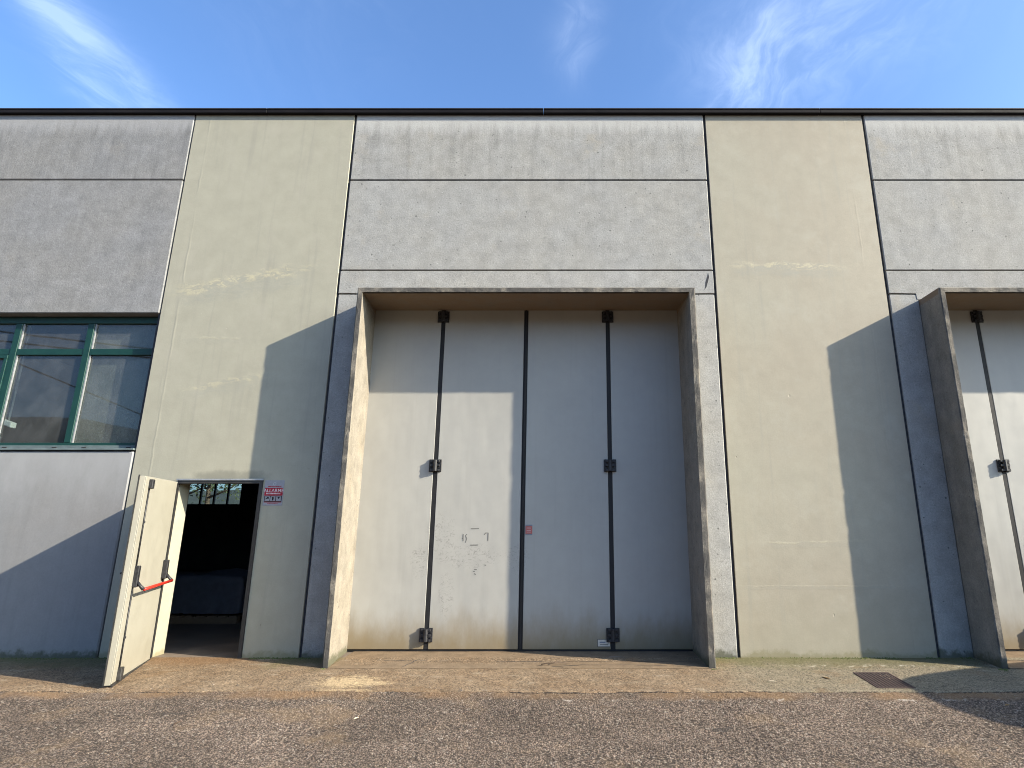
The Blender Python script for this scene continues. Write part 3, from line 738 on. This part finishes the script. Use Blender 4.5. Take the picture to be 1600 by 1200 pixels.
# --- ribbon window of the left bay
YF, YG = 0.13, 0.165
win = box('window', XP0 + 0.02, XA - 0.02, YF, YF + 0.07, ZH - 0.10, ZH - 0.004, M['green'], B, 0.004)
mulls = [-6.815, -7.845, -8.875, -9.905]
ed = [XP0 + 0.08] + sorted(mulls) + [XA - 0.08]
for xx in mulls: box('mullion', xx - 0.045, xx + 0.045, YF - 0.004, YF + 0.075, ZS + 0.125, ZH - 0.102, M['green'], win, 0.004)
for xx in (XP0 + 0.05, XA - 0.05): box('window_jamb', xx - 0.03, xx + 0.03, YF, YF + 0.07, ZS + 0.125, ZH - 0.102, M['green'], win, 0.004)
for a, b_ in zip(ed[:-1], ed[1:]):
    a2, b2 = a + 0.046, b_ - 0.046
    if a == ed[0]: a2 = a + 0.001
    if b_ == ed[-1]: b2 = b_ - 0.001
    box('transom', a2, b2, YF + 0.002, YF + 0.07, 3.905, 3.995, M['green'], win, 0.004)
    box('pane', a2 - 0.01, b2 + 0.01, YG, YG + 0.006, 3.99, ZH - 0.098, M['glass'], win)
    box('pane', a2 - 0.01, b2 + 0.01, YG, YG + 0.006, ZS + 0.12, 3.91, M['glass'], win)
    # pale glazing gasket against the left edge of each pane
    box('gasket', a2, a2 + 0.016, YF + 0.012, YG - 0.001, ZS + 0.128, 3.902, M['galv'], win)
    box('gasket', a2, a2 + 0.016, YF + 0.012, YG - 0.001, 3.998, ZH - 0.104, M['galv'], win)
    if b_ == mulls[1]:
        bm = bmesh.new(); s = 0.05; z0, z1 = ZS + 0.128, 3.902
        add_box(bm, a2 + .002, b2 - .002, YF - 0.014, YF + 0.0015, z1 - s, z1 - .002, .003); add_box(bm, a2 + .002, b2 - .002, YF - 0.014, YF + 0.0015, z0, z0 + s, .003)
        add_box(bm, a2 + .002, a2 + s, YF - 0.014, YF + 0.0015, z0 + s, z1 - s, .003); add_box(bm, b2 - s, b2 - .002, YF - 0.014, YF + 0.0015, z0 + s, z1 - s, .003)
        bm_obj('sash', bm, M['green'], win)
box('bottom_rail', XP0 + 0.02, XA - 0.02, YF - 0.003, YF + 0.07, ZS + 0.06, ZS + 0.124, M['green'], win, 0.004)
sl = box('window_sill', XP0 + 0.02, XA - 0.003, -0.030, YF - 0.004, ZS + 0.006, ZS + 0.030, M['sillgrey'], B, 0.003)
box('sill_upstand', XP0 + 0.02, XA - 0.02, YF - 0.024, YF - 0.0035, ZS + 0.031, ZS + 0.085, M['sillgrey'], sl, 0.003)
for xx in (-7.62, -6.95, -6.55, -5.95, -8.4, -9.2): box('drain_cap', xx - 0.03, xx + 0.03, YF - 0.034, YF - 0.025, ZS + 0.045, ZS + 0.062, M['black'], sl, 0.002)
box('column', -6.88, -5.95, 0.215, 0.62, -0.1, 7.44, M['frame_concrete'], B, 0.01)

# --- exit door: steel frame and opened leaf
bm = bmesh.new()
add_box(bm, DXL + .001, DXL + 0.012, -0.010, 0.02, -0.03, DZ - 0.001); add_box(bm, DXR - 0.045, DXR - .001, -0.016, 0.07, -0.03, DZ - 0.001)
add_box(bm, DXL + 0.012, DXR - 0.045, -0.016, 0.07, DZ - 0.045, DZ - 0.001)
fr = bm_obj('door_frame', bm, M['steel'], B)
box('drip_strip', DXL - 0.01, DXR + 0.01, -0.030, -0.0165, DZ - 0.006, DZ + 0.014, M['galv'], fr)
box('strike_plate', DXR - 0.049, DXR - 0.0455, 0.0, 0.03, 1.70, 1.80, M['galv'], fr)
LW, LH, LB = 1.17, 2.165, -0.043
leaf_ang = 0.325
leaf = bm_obj('exit_door', (lambda bm: (add_box(bm, 0.0, LW, -0.055, 0.0, LB + 0.028, LB + LH, 0.003), bm)[1])(bmesh.new()), M['leaf'], B, (-5.10, -0.045, 0.0))
leaf.rotation_euler = (0, 0.014, -(math.pi / 2 - leaf_ang))
# raised rebate along the free edge and outer skin lip
box('edge_lip', LW - 0.004, LW + 0.014, -0.062, -0.050, LB + 0.03, LB + LH + 0.012, M['steel'], leaf)
box('edge_strip', LW - 0.115, LW - 0.002, 0.0005, 0.012, LB + 0.04, LB + LH - 0.01, M['leaf'], leaf, 0.002)
RXP = LW - 0.135
tube('bolt_rod', [(RXP, 0.014, 1.12), (RXP, 0.014, LB + LH - 0.08)], 0.0095, M['iron'], leaf)
tube('bolt_rod', [(RXP, 0.014, 0.93), (RXP, 0.014, LB + 0.12)], 0.0095, M['iron'], leaf)
for z in (0.42, 1.62): box('rod_guide', RXP - 0.018, RXP + 0.018, 0.0005, 0.026, z - 0.012, z + 0.012, M['iron'], leaf, 0.002)
box('top_latch', RXP - 0.04, RXP + 0.03, 0.0005, 0.05, LB + LH - 0.135, LB + LH - 0.03, M['iron'], leaf, 0.006)
box('bottom_latch', RXP - 0.045, RXP + 0.03, 0.0005, 0.05, LB + 0.045, LB + 0.17, M['steel'], leaf, 0.006)
ZB = 0.905
for xx in (RXP, 0.055):
    bm = bmesh.new(); add_box(bm, xx - 0.030, xx + 0.030, 0.0005, 0.055, 0.93, 1.155, 0.006)
    bm_obj('latch_box', bm, M['iron'], leaf)
    bm = bmesh.new(); add_tube(bm, [(xx, 0.045, 0.985), (xx, 0.085, 0.94), (xx, 0.118, ZB)], [0.018, 0.016, 0.019], 8)
    bm_obj('bar_arm', bm, M['iron'], leaf, None, True)
tube('push_bar', [(0.058, 0.118, ZB), (RXP - 0.018, 0.118, ZB)], 0.0165, M['red'], leaf, 12)
box('door_sweep', 0.02, LW - 0.02, 0.0005, 0.016, LB + 0.004, LB + 0.045, M['steel'], leaf)
box('hinge_seal', -0.004, 0.016, 0.0005, 0.010, LB + 0.05, LB + LH - 0.02, M['seal'], leaf)
bm = bmesh.new(); add_box(bm, RXP - 0.03, RXP + 0.03, -0.066, -0.0555, 0.93, 1.15, 0.004); add_tube(bm, [(RXP, -0.06, 1.08), (RXP, -0.115, 1.08), (RXP - 0.12, -0.115, 1.08)], 0.011, 8)
bm_obj('outside_handle', bm, M['iron'], leaf)

# ------------------------------------------------------------------ signs and stickers
def flat(name, x0, x1, z0, z1, y, m, parent, th=0.0015): return box(name, x0, x1, y - th, y, z0, z1, m, parent)


sg_white = simple('aluminium_sign_white', (0.25, 0.25, 0.27), 0.5, var=0.1, scale=30)
sg_red = simple('sign_red', (0.30, 0.006, 0.020), 0.5, var=0.08); sg_txt = simple('sign_pink_white', (0.55, 0.42, 0.42), 0.5, var=0.05)
sx0, sx1, sz0, sz1 = -3.988, -3.735, 1.822, 2.148
sgn = bpy.data.objects.new('alarm_sign', None); col.objects.link(sgn); sgn.location = ((sx0 + sx1) / 2, 0, sz0)
tag(sgn, 'small red and white ALLARME sign on the wall right of the exit door', 'sign')
W, H = sx1 - sx0, sz1 - sz0
flat('sign_panel', -W / 2, W / 2, 0, H, -0.002, sg_white, sgn, 0.003)
Y0 = -0.0055
flat('red_field', -W * 0.47, W * 0.47, H * 0.395, H * 0.70, Y0, sg_red, sgn)
flat('black_strip', -W * 0.45, W * 0.45, H * 0.155, H * 0.385, Y0, M['black'], sgn)
flat('red_line', -W * 0.45, W * 0.45, H * 0.125, H * 0.15, Y0, sg_red, sgn)
for i, cx in enumerate((-0.29, 0.0, 0.29)):
    flat('pictogram', (cx - 0.125) * W, (cx + 0.125) * W, H * 0.185, H * 0.365, Y0 - 0.002, sg_white, sgn)
    bm = bmesh.new(); yy = Y0 - 0.0052; c0 = cx * W
    if i == 0: pts = [(-0.03, 0.078), (0.005, 0.115), (0.028, 0.10), (0.024, 0.09), (-0.004, 0.088)]
    elif i == 1: pts = [(-0.008, 0.066), (0.008, 0.066), (0.013, 0.095), (0.009, 0.113), (-0.009, 0.113), (-0.013, 0.095)]
    else: pts = [(-0.016, 0.112), (0.018, 0.112), (0.009, 0.093), (0.003, 0.085), (-0.006, 0.093)]
    bm.faces.new([bm.verts.new((c0 + a, yy, b_)) for a, b_ in pts]); bm_obj('pictogram_figure', bm, M['black'], sgn)
t1 = link('lettering', text_mesh('ALLARME', 0.062, 'lettering'), sg_txt, sgn, (0, Y0 - 0.0042, H * 0.585)); t1.rotation_euler = (math.pi / 2, 0, 0)
bm = bmesh.new(); rr = random.Random(5); xx = -0.37
while xx < 0.36:
    w = rr.uniform(0.025, 0.05); bm.faces.new([bm.verts.new((a * W, Y0 - 0.0042, b_ * H)) for a, b_ in ((xx, .445), (xx + w, .445), (xx + w, .50), (xx, .50))]); xx += w + 0.016
bm_obj('small_print', bm, sg_txt, sgn)
for zz, half, hh in ((0.735, 0.33, 0.04), (0.065, 0.26, 0.025)):
    bm = bmesh.new(); xx = -half
    while xx < half:
        w = rr.uniform(0.03, 0.055); bm.faces.new([bm.verts.new((a * W, Y0 - 0.0008, (zz + b_) * H)) for a, b_ in ((xx, 0), (xx + w, 0), (xx + w, hh), (xx, hh))]); xx += w + 0.018
    bm_obj('small_print', bm, sg_red, sgn)
bm = bmesh.new(); n = 20
for k in range(n):
    a, b_ = 2 * math.pi * k / n, 2 * math.pi * (k + 1) / n
    bm.faces.new([bm.verts.new((math.cos(q) * r_, Y0 - 0.0008, H * 0.86 + math.sin(q) * r_)) for q, r_ in ((a, 0.012), (b_, 0.012), (b_, 0.020), (a, 0.020))])
bm_obj('emblem', bm, M['galv'], sgn)

sticker = bpy.data.objects.new('warning_sticker', None); col.objects.link(sticker); sticker.location = (-0.545, DY, 1.447)
tag(sticker, 'little faded red sticker beside the middle seam of the folding door', 'sticker')
stg = simple('sticker_grey', (0.16, 0.17, 0.20), 0.5, scale=60); str_ = simple('sticker_faded_red', (0.36, 0.10, 0.085), 0.5, var=0.2, scale=60); stp = simple('sticker_pale_print', (0.45, 0.28, 0.27), 0.5, scale=60)
flat('backing', -0.046, 0.046, 0, 0.136, -0.0012, stg, sticker)
flat('red_field', -0.045, 0.045, 0.018, 0.118, -0.0036, str_, sticker)
for z in (0.035, 0.055, 0.088): flat('print_line', -0.03, 0.028, z, z + 0.009, -0.0060, stp, sticker, 0.001)

plate = bpy.data.objects.new('maker_plate', None); col.objects.link(plate); plate.location = (0.442, DY, 0.062)
tag(plate, 'pale rectangular maker plate low on the folding door beside bottom hinge', 'plate')
flat('backing', -0.083, 0.083, 0.0, 0.088, -0.0012, M['joint'], plate)
flat('face', -0.078, 0.080, 0.004, 0.084, -0.0036, simple('plate_beige', (0.52, 0.46, 0.38), 0.5, var=0.1, scale=60), plate)
flat('print_line', -0.05, 0.055, 0.022, 0.028, -0.0060, M['joint'], plate, 0.001)
flat('print_line', -0.055, 0.02, 0.045, 0.060, -0.0060, stg, plate, 0.001)

# ------------------------------------------------------------------ drain grate in the apron
gr = bpy.data.objects.new('drain_grate', None); col.objects.link(gr); gr.location = (3.36, -0.895, SL * -0.895 + 0.004); gr.rotation_euler = (math.atan(SL), 0, 0)
tag(gr, 'rusty iron drain grate set into the concrete strip by the right pilaster', 'drain grate')
grm = simple('dark_iron_grate', (0.060, 0.040, 0.036), 0.8, 0.2, 0.4, 30, 0.4)
box('pit', -0.18, 0.18, -0.25, 0.25, -0.001, 0.002, M['black'], gr)
bm = bmesh.new()
for a in ((-0.195, 0.195, -0.265, -0.245), (-0.195, 0.195, 0.245, 0.265), (-0.195, -0.178, -0.245, 0.245), (0.178, 0.195, -0.245, 0.245)): add_box(bm, a[0], a[1], a[2], a[3], 0.0, 0.0065)
bm_obj('rim', bm, grm, gr)
bm = bmesh.new(); add_box(bm, -0.010, 0.010, -0.244, 0.244, 0.0025, 0.0058); bmesh.ops.recalc_face_normals(bm, faces=bm.faces); bar = bpy.data.meshes.new('bar'); bm.to_mesh(bar); bm.free(); bar.materials.append(grm)
for k in range(9): link('bar', bar, None, gr, (-0.156 + k * 0.039, 0, 0))

# ------------------------------------------------------------------ moss tufts along the foot of the walls
def moss():
    mm, t, b = mat('moss'); n = t.noise(t.pos(), 30, 3); finish(t, b, t.mix(n, (0.045, 0.06, 0.018), (0.11, 0.12, 0.04)), 0.95)
    bm = bmesh.new(); r = random.Random(2)
    spans = [(-3.9, -3.32, 170, -0.01), (-3.29, -2.86, 150, -0.01), (1.70, 2.08, 140, -0.01), (2.08, 4.5, 420, -0.01), (4.5, 4.92, 160, -0.01), (-11, -5.8, 520, -0.015), (-5.75, -5.2, 90, -0.01), (4.9, 4.99, 40, -0.47), (-2.85, -2.79, 30, -0.47), (1.6, 1.7, 30, -0.47)]
    for a, b_, n, yb in spans:
        for _ in range(n):
            x = r.uniform(a, b_); d = abs(r.gauss(0, 0.035)); y = yb - d; s = r.uniform(0.004, 0.013) * (1.2 if d < 0.03 else 0.7)
            if mnoise.noise((x * 2.5, 3, 0)) < -0.12: continue
            z = SL * y
            top = bm.verts.new((x + r.uniform(-.3, .3) * s, y + r.uniform(-.3, .3) * s, z + s * r.uniform(0.5, 1.1)))
            ring = [bm.verts.new((x + math.cos(q) * s * r.uniform(.8, 1.6), y + math.sin(q) * s * r.uniform(.7, 1.2), z - 0.004)) for q in [k * math.pi / 3 for k in range(6)]]
            for k in range(6): bm.faces.new((ring[k], ring[(k + 1) % 6], top))
    o = bm_obj('moss', bm, mm); tag(o, 'dark green moss growing along the foot of the walls', 'moss', kind='stuff')


moss()

def grit():
    bm = bmesh.new(); r_ = random.Random(8)
    for k in range(2600):
        x = r_.uniform(-6.5, 4.6)
        if k % 3: y = Y_EDGE - 0.02 + r_.gauss(0, 0.10)
        else: y = r_.uniform(-3.2, -0.05)
        z = (SL * y + 0.002) if y > Y_EDGE else (-0.070 + max(y + 1.24, -1.0) * 0.045)
        s_ = r_.uniform(0.002, 0.0055) * (1.8 if r_.random() < 0.06 else 1)
        a = r_.uniform(0, 6.28); P = []
        for q in range(4): P.append(bm.verts.new((x + math.cos(a + q * 1.57) * s_ * r_.uniform(.8, 1.5), y + math.sin(a + q * 1.57) * s_ * r_.uniform(.8, 1.5), z - 0.001)))
        T = bm.verts.new((x, y, z + s_ * r_.uniform(.7, 1.3)))
        for q in range(4): bm.faces.new((P[q], P[(q + 1) % 4], T))
    mm, t, b = mat('loose_grit'); finish(t, b, t.scalec((0.20, 0.165, 0.125), t.rng(t.voro(t.pos(), 40.0, out='Color').node.outputs['Distance'], 0, 1, 0.5, 1.7, False)), 0.9)
    o = bm_obj('loose_grit', bm, mm); tag(o, 'loose grit scattered over asphalt and concrete strip', 'grit', kind='stuff')


grit()

# ------------------------------------------------------------------ litter
wood = simple('dry_twig', (0.09, 0.06, 0.04), 0.9); lf = simple('dry_leaf', (0.20, 0.12, 0.05), 0.8, scale=60); chip = simple('wood_chip', (0.55, 0.45, 0.30), 0.8)


def twig(x, y, z, ang, ln, label):
    r = random.Random(int(x * 1000) & 255); pts = []
    for k in range(6): f = k / 5; pts.append((x + math.cos(ang) * ln * (f - .5), y + math.sin(ang) * ln * (f - .5) + r.uniform(-.008, .008), z + 0.008 + 0.012 * math.sin(f * 3)))
    bm = bmesh.new(); add_tube(bm, pts, [0.006, 0.006, 0.005, 0.005, 0.004, 0.003], 5)
    add_tube(bm, [pts[2], (pts[2][0] + ln * 0.12, pts[2][1] + 0.05, z + 0.03), (pts[2][0] + ln * 0.2, pts[2][1] + 0.075, z + 0.025)], [0.005, 0.004, 0.003], 5)
    o = bm_obj('twig', bm, wood, None, None, True); tag(o, label, 'twig')


twig(-0.16, -0.36, 0.0, 0.12, 0.34, 'thin dry twig lying on the threshold below the folding door')
twig(-3.40, -2.15, -0.118, -0.9, 0.10, 'short dark twig on the asphalt in front of the exit door')


def leaflet(x, y, z, ang, s, m, label):
    bm = bmesh.new(); c, sn = math.cos(ang), math.sin(ang); P = []
    for u, v, w in ((-1, 0, 0), (-.4, .38, .12), (.35, .34, .2), (1, 0, .1), (.35, -.34, .16), (-.4, -.38, .1)): P.append(bm.verts.new((x + (u * c - v * sn) * s, y + (u * sn + v * c) * s, z + 0.004 + w * s)))
    mid = bm.verts.new((x, y, z + 0.003)); 
    for k in range(6): bm.faces.new((P[k], P[(k + 1) % 6], mid))
    r = bmesh.ops.extrude_face_region(bm, geom=bm.faces[:])
    for v in r['geom']:
        if isinstance(v, bmesh.types.BMVert): v.co.z += 0.0015
    o = bm_obj('fallen_leaf', bm, m); tag(o, label, 'leaf')


leaflet(2.78, -0.83, SL * -0.83, 2.2, 0.05, lf, 'curled brown leaf on the concrete strip left of the drain grate')
leaflet(4.15, -1.62, -0.09, 0.4, 0.035, lf, 'brown leaf lying in the dark shadow at the right')
leaflet(2.15, -0.95, SL * -0.95, -0.5, 0.05, chip, 'pale wood chip on the concrete near the right pilaster')
leaflet(-1.9, -1.95, -0.107, 1.0, 0.03, chip, 'pale wood chip on the asphalt below the folding door')
leaflet(3.2, -2.0, -0.11, 1.4, 0.02, lf, 'tiny brown leaf on sunlit asphalt below the drain grate')

# ------------------------------------------------------------------ inside the hall
def covered_pallet():
    root = bpy.data.objects.new('covered_pallet', None); col.objects.link(root); root.location = (-6.15, 3.0, -0.004)
    tag(root, 'pallet of goods under a crumpled blue grey sheet inside the dark doorway', 'pallet')
    wm = simple('pallet_wood', (0.20, 0.14, 0.085), 0.85, scale=20)
    for y in (-0.36, 0, 0.36): box('runner', -0.62, 0.62, y - 0.05, y + 0.05, 0.0, 0.10, wm, root)
    for k in range(7): box('deck_board', -0.62 + k * 0.185, -0.62 + k * 0.185 + 0.13, -0.41, 0.41, 0.101, 0.122, wm, root)
    sm = simple('blue_grey_sheet', (0.10, 0.105, 0.125), 0.7, scale=9, var=0.2)
    bm = bmesh.new(); n = 34; rows = []
    for j in range(n + 1):
        row = []
        for i in range(n + 1):
            u, v = -1 + 2 * i / n, -1 + 2 * j / n
            m_ = max(abs(u), abs(v)); inner = 0.62
            if m_ < inner:
                x, y, z = u / inner * 0.62, v / inner * 0.42, 0.74 + 0.10 * max(0, 1 - ((u - .2) / .5) ** 2 - (v / .5) ** 2)
            else:
                f = (m_ - inner) / (1 - inner); s = inner / m_; x, y = u * s / inner * 0.64 * (1 + .05 * f), v * s / inner * 0.44 * (1 + .05 * f); z = 0.74 - f * 0.58
            nv = mnoise.noise_vector(Vector((u * 3, v * 3, 2))); n2 = mnoise.noise_vector(Vector((u * 8, v * 8, 6)))
            row.append(bm.verts.new((x + nv.x * .03 + n2.x * .012, y + nv.y * .03 + n2.y * .012, z + nv.z * .035 + n2.z * .015)))
        rows.append(row)
    for j in range(n):
        for i in range(n): bm.faces.new((rows[j][i], rows[j][i + 1], rows[j + 1][i + 1], rows[j + 1][i]))
    bm_obj('sheet', bm, sm, root, None, True)


covered_pallet()
# lamp hanging behind the ribbon window
lamp = bpy.data.objects.new('floodlight', None); col.objects.link(lamp); lamp.location = (-7.98, 0.42, 2.98)
tag(lamp, 'small white floodlight seen behind the lower window pane at the left edge', 'lamp')
bm = bmesh.new(); add_box(bm, -0.11, 0.10, -0.04, 0.05, -0.035, 0.045, 0.012, 2)
for v in bm.verts: v.co.z -= v.co.x * 0.35
bm_obj('housing', bm, M['white'], lamp); tube('stem', [(0, 0.02, 0.03), (0, 0.02, 4.46)], 0.012, M['galv'], lamp)


# ------------------------------------------------------------------ trees behind the hall (seen through the rear window)
def tree(x, y, h, seed, label):
    r = random.Random(seed); root = bpy.data.objects.new('broadleaf_tree', None); col.objects.link(root); root.location = (x, y, -0.15)
    tag(root, label, 'tree', 'trees behind the hall')
    bark = bpy.data.materials.get('bark') or simple('bark', (0.09, 0.07, 0.05), 0.95, scale=8, bump=0.5)
    bm = bmesh.new(); add_tube(bm, [(0, 0, 0), (0.1, 0, h * .25), (0.0, 0.1, h * .5), (0.15, 0, h * .8)], [0.2, 0.16, 0.11, 0.04], 8)
    tips = []
    for k in range(9):
        a = k * 2.4; z0 = h * (0.42 + 0.05 * k); ln = h * r.uniform(.18, .3)
        e = Vector((math.cos(a) * ln, math.sin(a) * ln, z0 + ln * .55)); tips.append(e)
        add_tube(bm, [(0.05, 0, z0), (e.x * .5, e.y * .5, z0 + ln * .2), e], [0.07, 0.045, 0.015], 6)
    bm_obj('trunk', bm, bark, root, None, True)
    lm = bpy.data.materials.get('foliage')
    if lm is None:
        lm, t, b = mat('foliage'); n = t.noise(t.pos(), 1.2, 3); finish(t, b, t.mix(n, (0.030, 0.050, 0.022), (0.07, 0.09, 0.045)), 0.7); b.inputs['Transmission Weight'].default_value = 0.0
    bm = bmesh.new()
    for e in tips + [Vector((0, 0, h * .9)), Vector((0, 0, h * .7))]:
        for _ in range(520):
            p = e + Vector((r.gauss(0, 1), r.gauss(0, 1), r.gauss(0, .8))) * h * .075
            s = r.uniform(.05, .12); a = Vector((r.uniform(-1, 1), r.uniform(-1, 1), r.uniform(-1, 1))).normalized(); b2 = a.orthogonal().normalized()
            bm.faces.new([bm.verts.new(p + q) for q in (a * s, b2 * s * .6, -a * s, -b2 * s * .6)])
    bm_obj('crown', bm, lm, root)


tree(-23.4, 28.0, 8.5, 1, 'leafy tree behind the hall in the leftmost pane through the doorway')
tree(-21.4, 27.0, 8.0, 2, 'leafy tree behind the hall in the middle panes through the doorway')
tree(-20.2, 31.0, 9.5, 3, 'leafy tree behind the hall in the rightmost pane through the doorway')
bm = bmesh.new(); rows = []
for j in range(5):
    row = []
    for i in range(61):
        x = -2600 + 3600 * i / 60; f = j / 4
        row.append(bm.verts.new((x, 900 + 300 * f, -3 + f ** .7 * (82 + 14 * mnoise.noise((x * .003, 2, 0)) + 10 * mnoise.noise((x * .012, 2, 0))))))
    rows.append(row)
for j in range(4):
    for i in range(60): bm.faces.new((rows[j][i], rows[j][i + 1], rows[j + 1][i + 1], rows[j + 1][i]))
tag(bm_obj('hills', bm, bpy.data.materials['wooded_hillside'], None, None, True), kind='structure')


# ------------------------------------------------------------------ overhead line behind the photographer (mirrored in the window)
def pole(x, y, h, arms, label):
    root = bpy.data.objects.new('utility_pole', None); col.objects.link(root); root.location = (x, y, -0.4)
    tag(root, label, 'pole', 'poles of the overhead line')
    pm = bpy.data.materials.get('pole_wood') or simple('pole_wood', (0.16, 0.12, 0.085), 0.9, scale=5)
    tube('shaft', [(0, 0, -0.3), (0, 0, h * .5), (0, 0, h)], [0.15, 0.13, 0.10], pm, root, 12)
    for z in arms:
        box('bracket', -0.04, 0.04, -0.68, -0.05, z + 0.16, z + 0.24, M['galv'], root, 0.01)
        tube('insulator', [(0, -0.6, z + 0.241), (0, -0.6, z + 0.32), (0, -0.6, z + 0.40)], [0.05, 0.055, 0.03], M['white'], root, 10)


pole(-30.0, -14.0, 11.9, (10.25, 9.87), 'tall wooden utility pole at the far left end of the overhead line'); pole(6.0, -14.0, 7.6, (6.45, 6.07), 'shorter wooden utility pole behind the photographer on the right')


def cable(a, b_, sag, label, r_=0.036):
    a, b_ = Vector(a), Vector(b_)
    pts = [a.lerp(b_, k / 24) + Vector((0, 0, -4 * sag * (k / 24) * (1 - k / 24))) for k in range(25)]
    o = tube('overhead_cable', pts, r_, M['black'], None, 6); tag(o, label, 'cable', 'overhead cables')


cable((-30, -14.6, 10.25), (6, -14.6, 6.45), 0.30, 'upper of the two dark cables mirrored in the top window panes')
cable((-30, -14.6, 9.87), (6, -14.6, 6.07), 0.30, 'lower of the two dark cables mirrored in the top window panes')
cable((-30, -14, 11.05), (-0.8, -14, -0.38), 0.02, 'slanting dark guy wire mirrored across the tall window panes', 0.03)


# ------------------------------------------------------------------ van parked just outside the right edge; its shadow falls into view
def van():
    root = bpy.data.objects.new('parked_van', None); col.objects.link(root)
    root.location = (7.32, -2.78, -0.125); root.rotation_euler = (0, 0, R(19))
    tag(root, 'white panel van parked at right, its shadow reaching over the asphalt', 'van')
    vp = simple('van_paint', (0.62, 0.63, 0.63), 0.3, var=0.04, scale=2, spec=0.5); gl = simple('van_dark_glass', (0.015, 0.017, 0.018), 0.12, var=0.1, spec=0.6)
    pl = simple('van_grey_plastic', (0.05, 0.05, 0.052), 0.6); redl = simple('tail_light_red', (0.35, 0.01, 0.01), 0.25)
    # stations from the rear (x=0) to the nose: half width, roof height, sill height
    S = [(-0.02, 0.74, 1.72, 0.45), (0.05, 0.82, 1.94, 0.32), (0.25, 0.86, 2.02, 0.27), (1.2, 0.88, 2.05, 0.25), (2.4, 0.88, 2.04, 0.25), (2.75, 0.88, 1.98, 0.25), (3.1, 0.87, 1.72, 0.25), (3.45, 0.86, 1.36, 0.25), (3.6, 0.85, 1.18, 0.25), (3.95, 0.82, 1.06, 0.26), (4.2, 0.74, 0.92, 0.30), (4.27, 0.62, 0.72, 0.40)]
    bm = bmesh.new(); rings = []; n = 28
    for x, w, zt, zb in S:
        ring = []; cz = (zt + zb) / 2; hz = (zt - zb) / 2
        for k in range(n):
            a = 2 * math.pi * k / n; c, s = math.cos(a), math.sin(a); e = 0.28
            yy = math.copysign(abs(c) ** e, c) * w; zz = math.copysign(abs(s) ** e, s)
            if zz > 0 and zt > 1.3: yy *= 1 - 0.10 * zz ** 2
            ring.append(bm.verts.new((x + (0.10 * (1 - (yy / w) ** 2) * -1 if x < 0.3 else 0), yy, cz + zz * hz)))
        rings.append(ring)
    for i in range(len(rings) - 1):
        for k in range(n): bm.faces.new((rings[i][k], rings[i][(k + 1) % n], rings[i + 1][(k + 1) % n], rings[i + 1][k]))
    bm.faces.new(rings[0]); bm.faces.new(rings[-1][::-1])
    body = bm_obj('body', bm, vp, root, None, True)
    sub = body.modifiers.new('smooth', 'SUBSURF'); sub.levels = 1; sub.render_levels = 1
    for yy in (-0.40, 0.40): box('rear_window', -0.128 + .03, -0.118 + .03, yy - 0.27, yy + 0.27, 1.22, 1.62, gl, root, 0.02)
    box('rear_door_seam', -0.140 + .02, -0.132 + .02, -0.008, 0.008, 0.5, 1.75, pl, root)
    box('rear_bumper', -0.19, 0.10, -0.80, 0.80, 0.34, 0.52, pl, root, 0.05, None, 2)
    box('front_bumper', 4.05, 4.34, -0.76, 0.76, 0.30, 0.52, pl, root, 0.06, None, 2)
    for s in (-1, 1):
        box('tail_light', -0.05, 0.03, s * 0.80 - 0.05, s * 0.80 + 0.05, 0.95, 1.35, redl, root, 0.02)
        box('headlight', 4.06, 4.24, s * 0.62 - 0.12, s * 0.62 + 0.12, 0.72, 0.88, M['white'], root, 0.03)
        box('side_window', 2.55, 3.15, s * 0.845 - 0.006, s * 0.845 + 0.006, 1.22, 1.62, gl, root, 0.02)
        box('mirror', 3.12, 3.24, s * 0.98 - 0.10, s * 0.98 + 0.10, 1.22, 1.42, pl, root, 0.03)
        box('sill_trim', 1.05, 3.0, s * 0.885 - 0.008, s * 0.885 + 0.008, 0.55, 0.63, pl, root, 0.005)
    bm = bmesh.new()
    for p in ((2.84, -0.66, 1.96), (2.84, 0.66, 1.96), (3.50, 0.74, 1.40), (3.50, -0.74, 1.40)): bm.verts.new(p)
    bm.verts.ensure_lookup_table(); f = bm.faces.new(bm.verts); q = bmesh.ops.extrude_face_region(bm, geom=[f])
    for v in q['geom']:
        if isinstance(v, bmesh.types.BMVert): v.co += Vector((0.03, 0, 0.03))
    bm_obj('windscreen', bm, gl, root)
    rim_m = M['galv']
    for x in (0.85, 3.55):
        for s in (-1, 1):
            bm = bmesh.new(); add_tube(bm, [(0, -0.10, 0), (0, -0.085, 0), (0, 0.085, 0), (0, 0.10, 0)], [0.27, 0.305, 0.305, 0.27], 24)
            w = bm_obj('wheel', bm, M['seal'], root, (x, s * 0.79, 0.305), True)
            bm = bmesh.new(); add_tube(bm, [(0, s * 0.09, 0), (0, s * 0.108, 0), (0, s * 0.112, 0)], [0.19, 0.18, 0.05], 20); bm_obj('rim', bm, rim_m, w, None, True)


van()
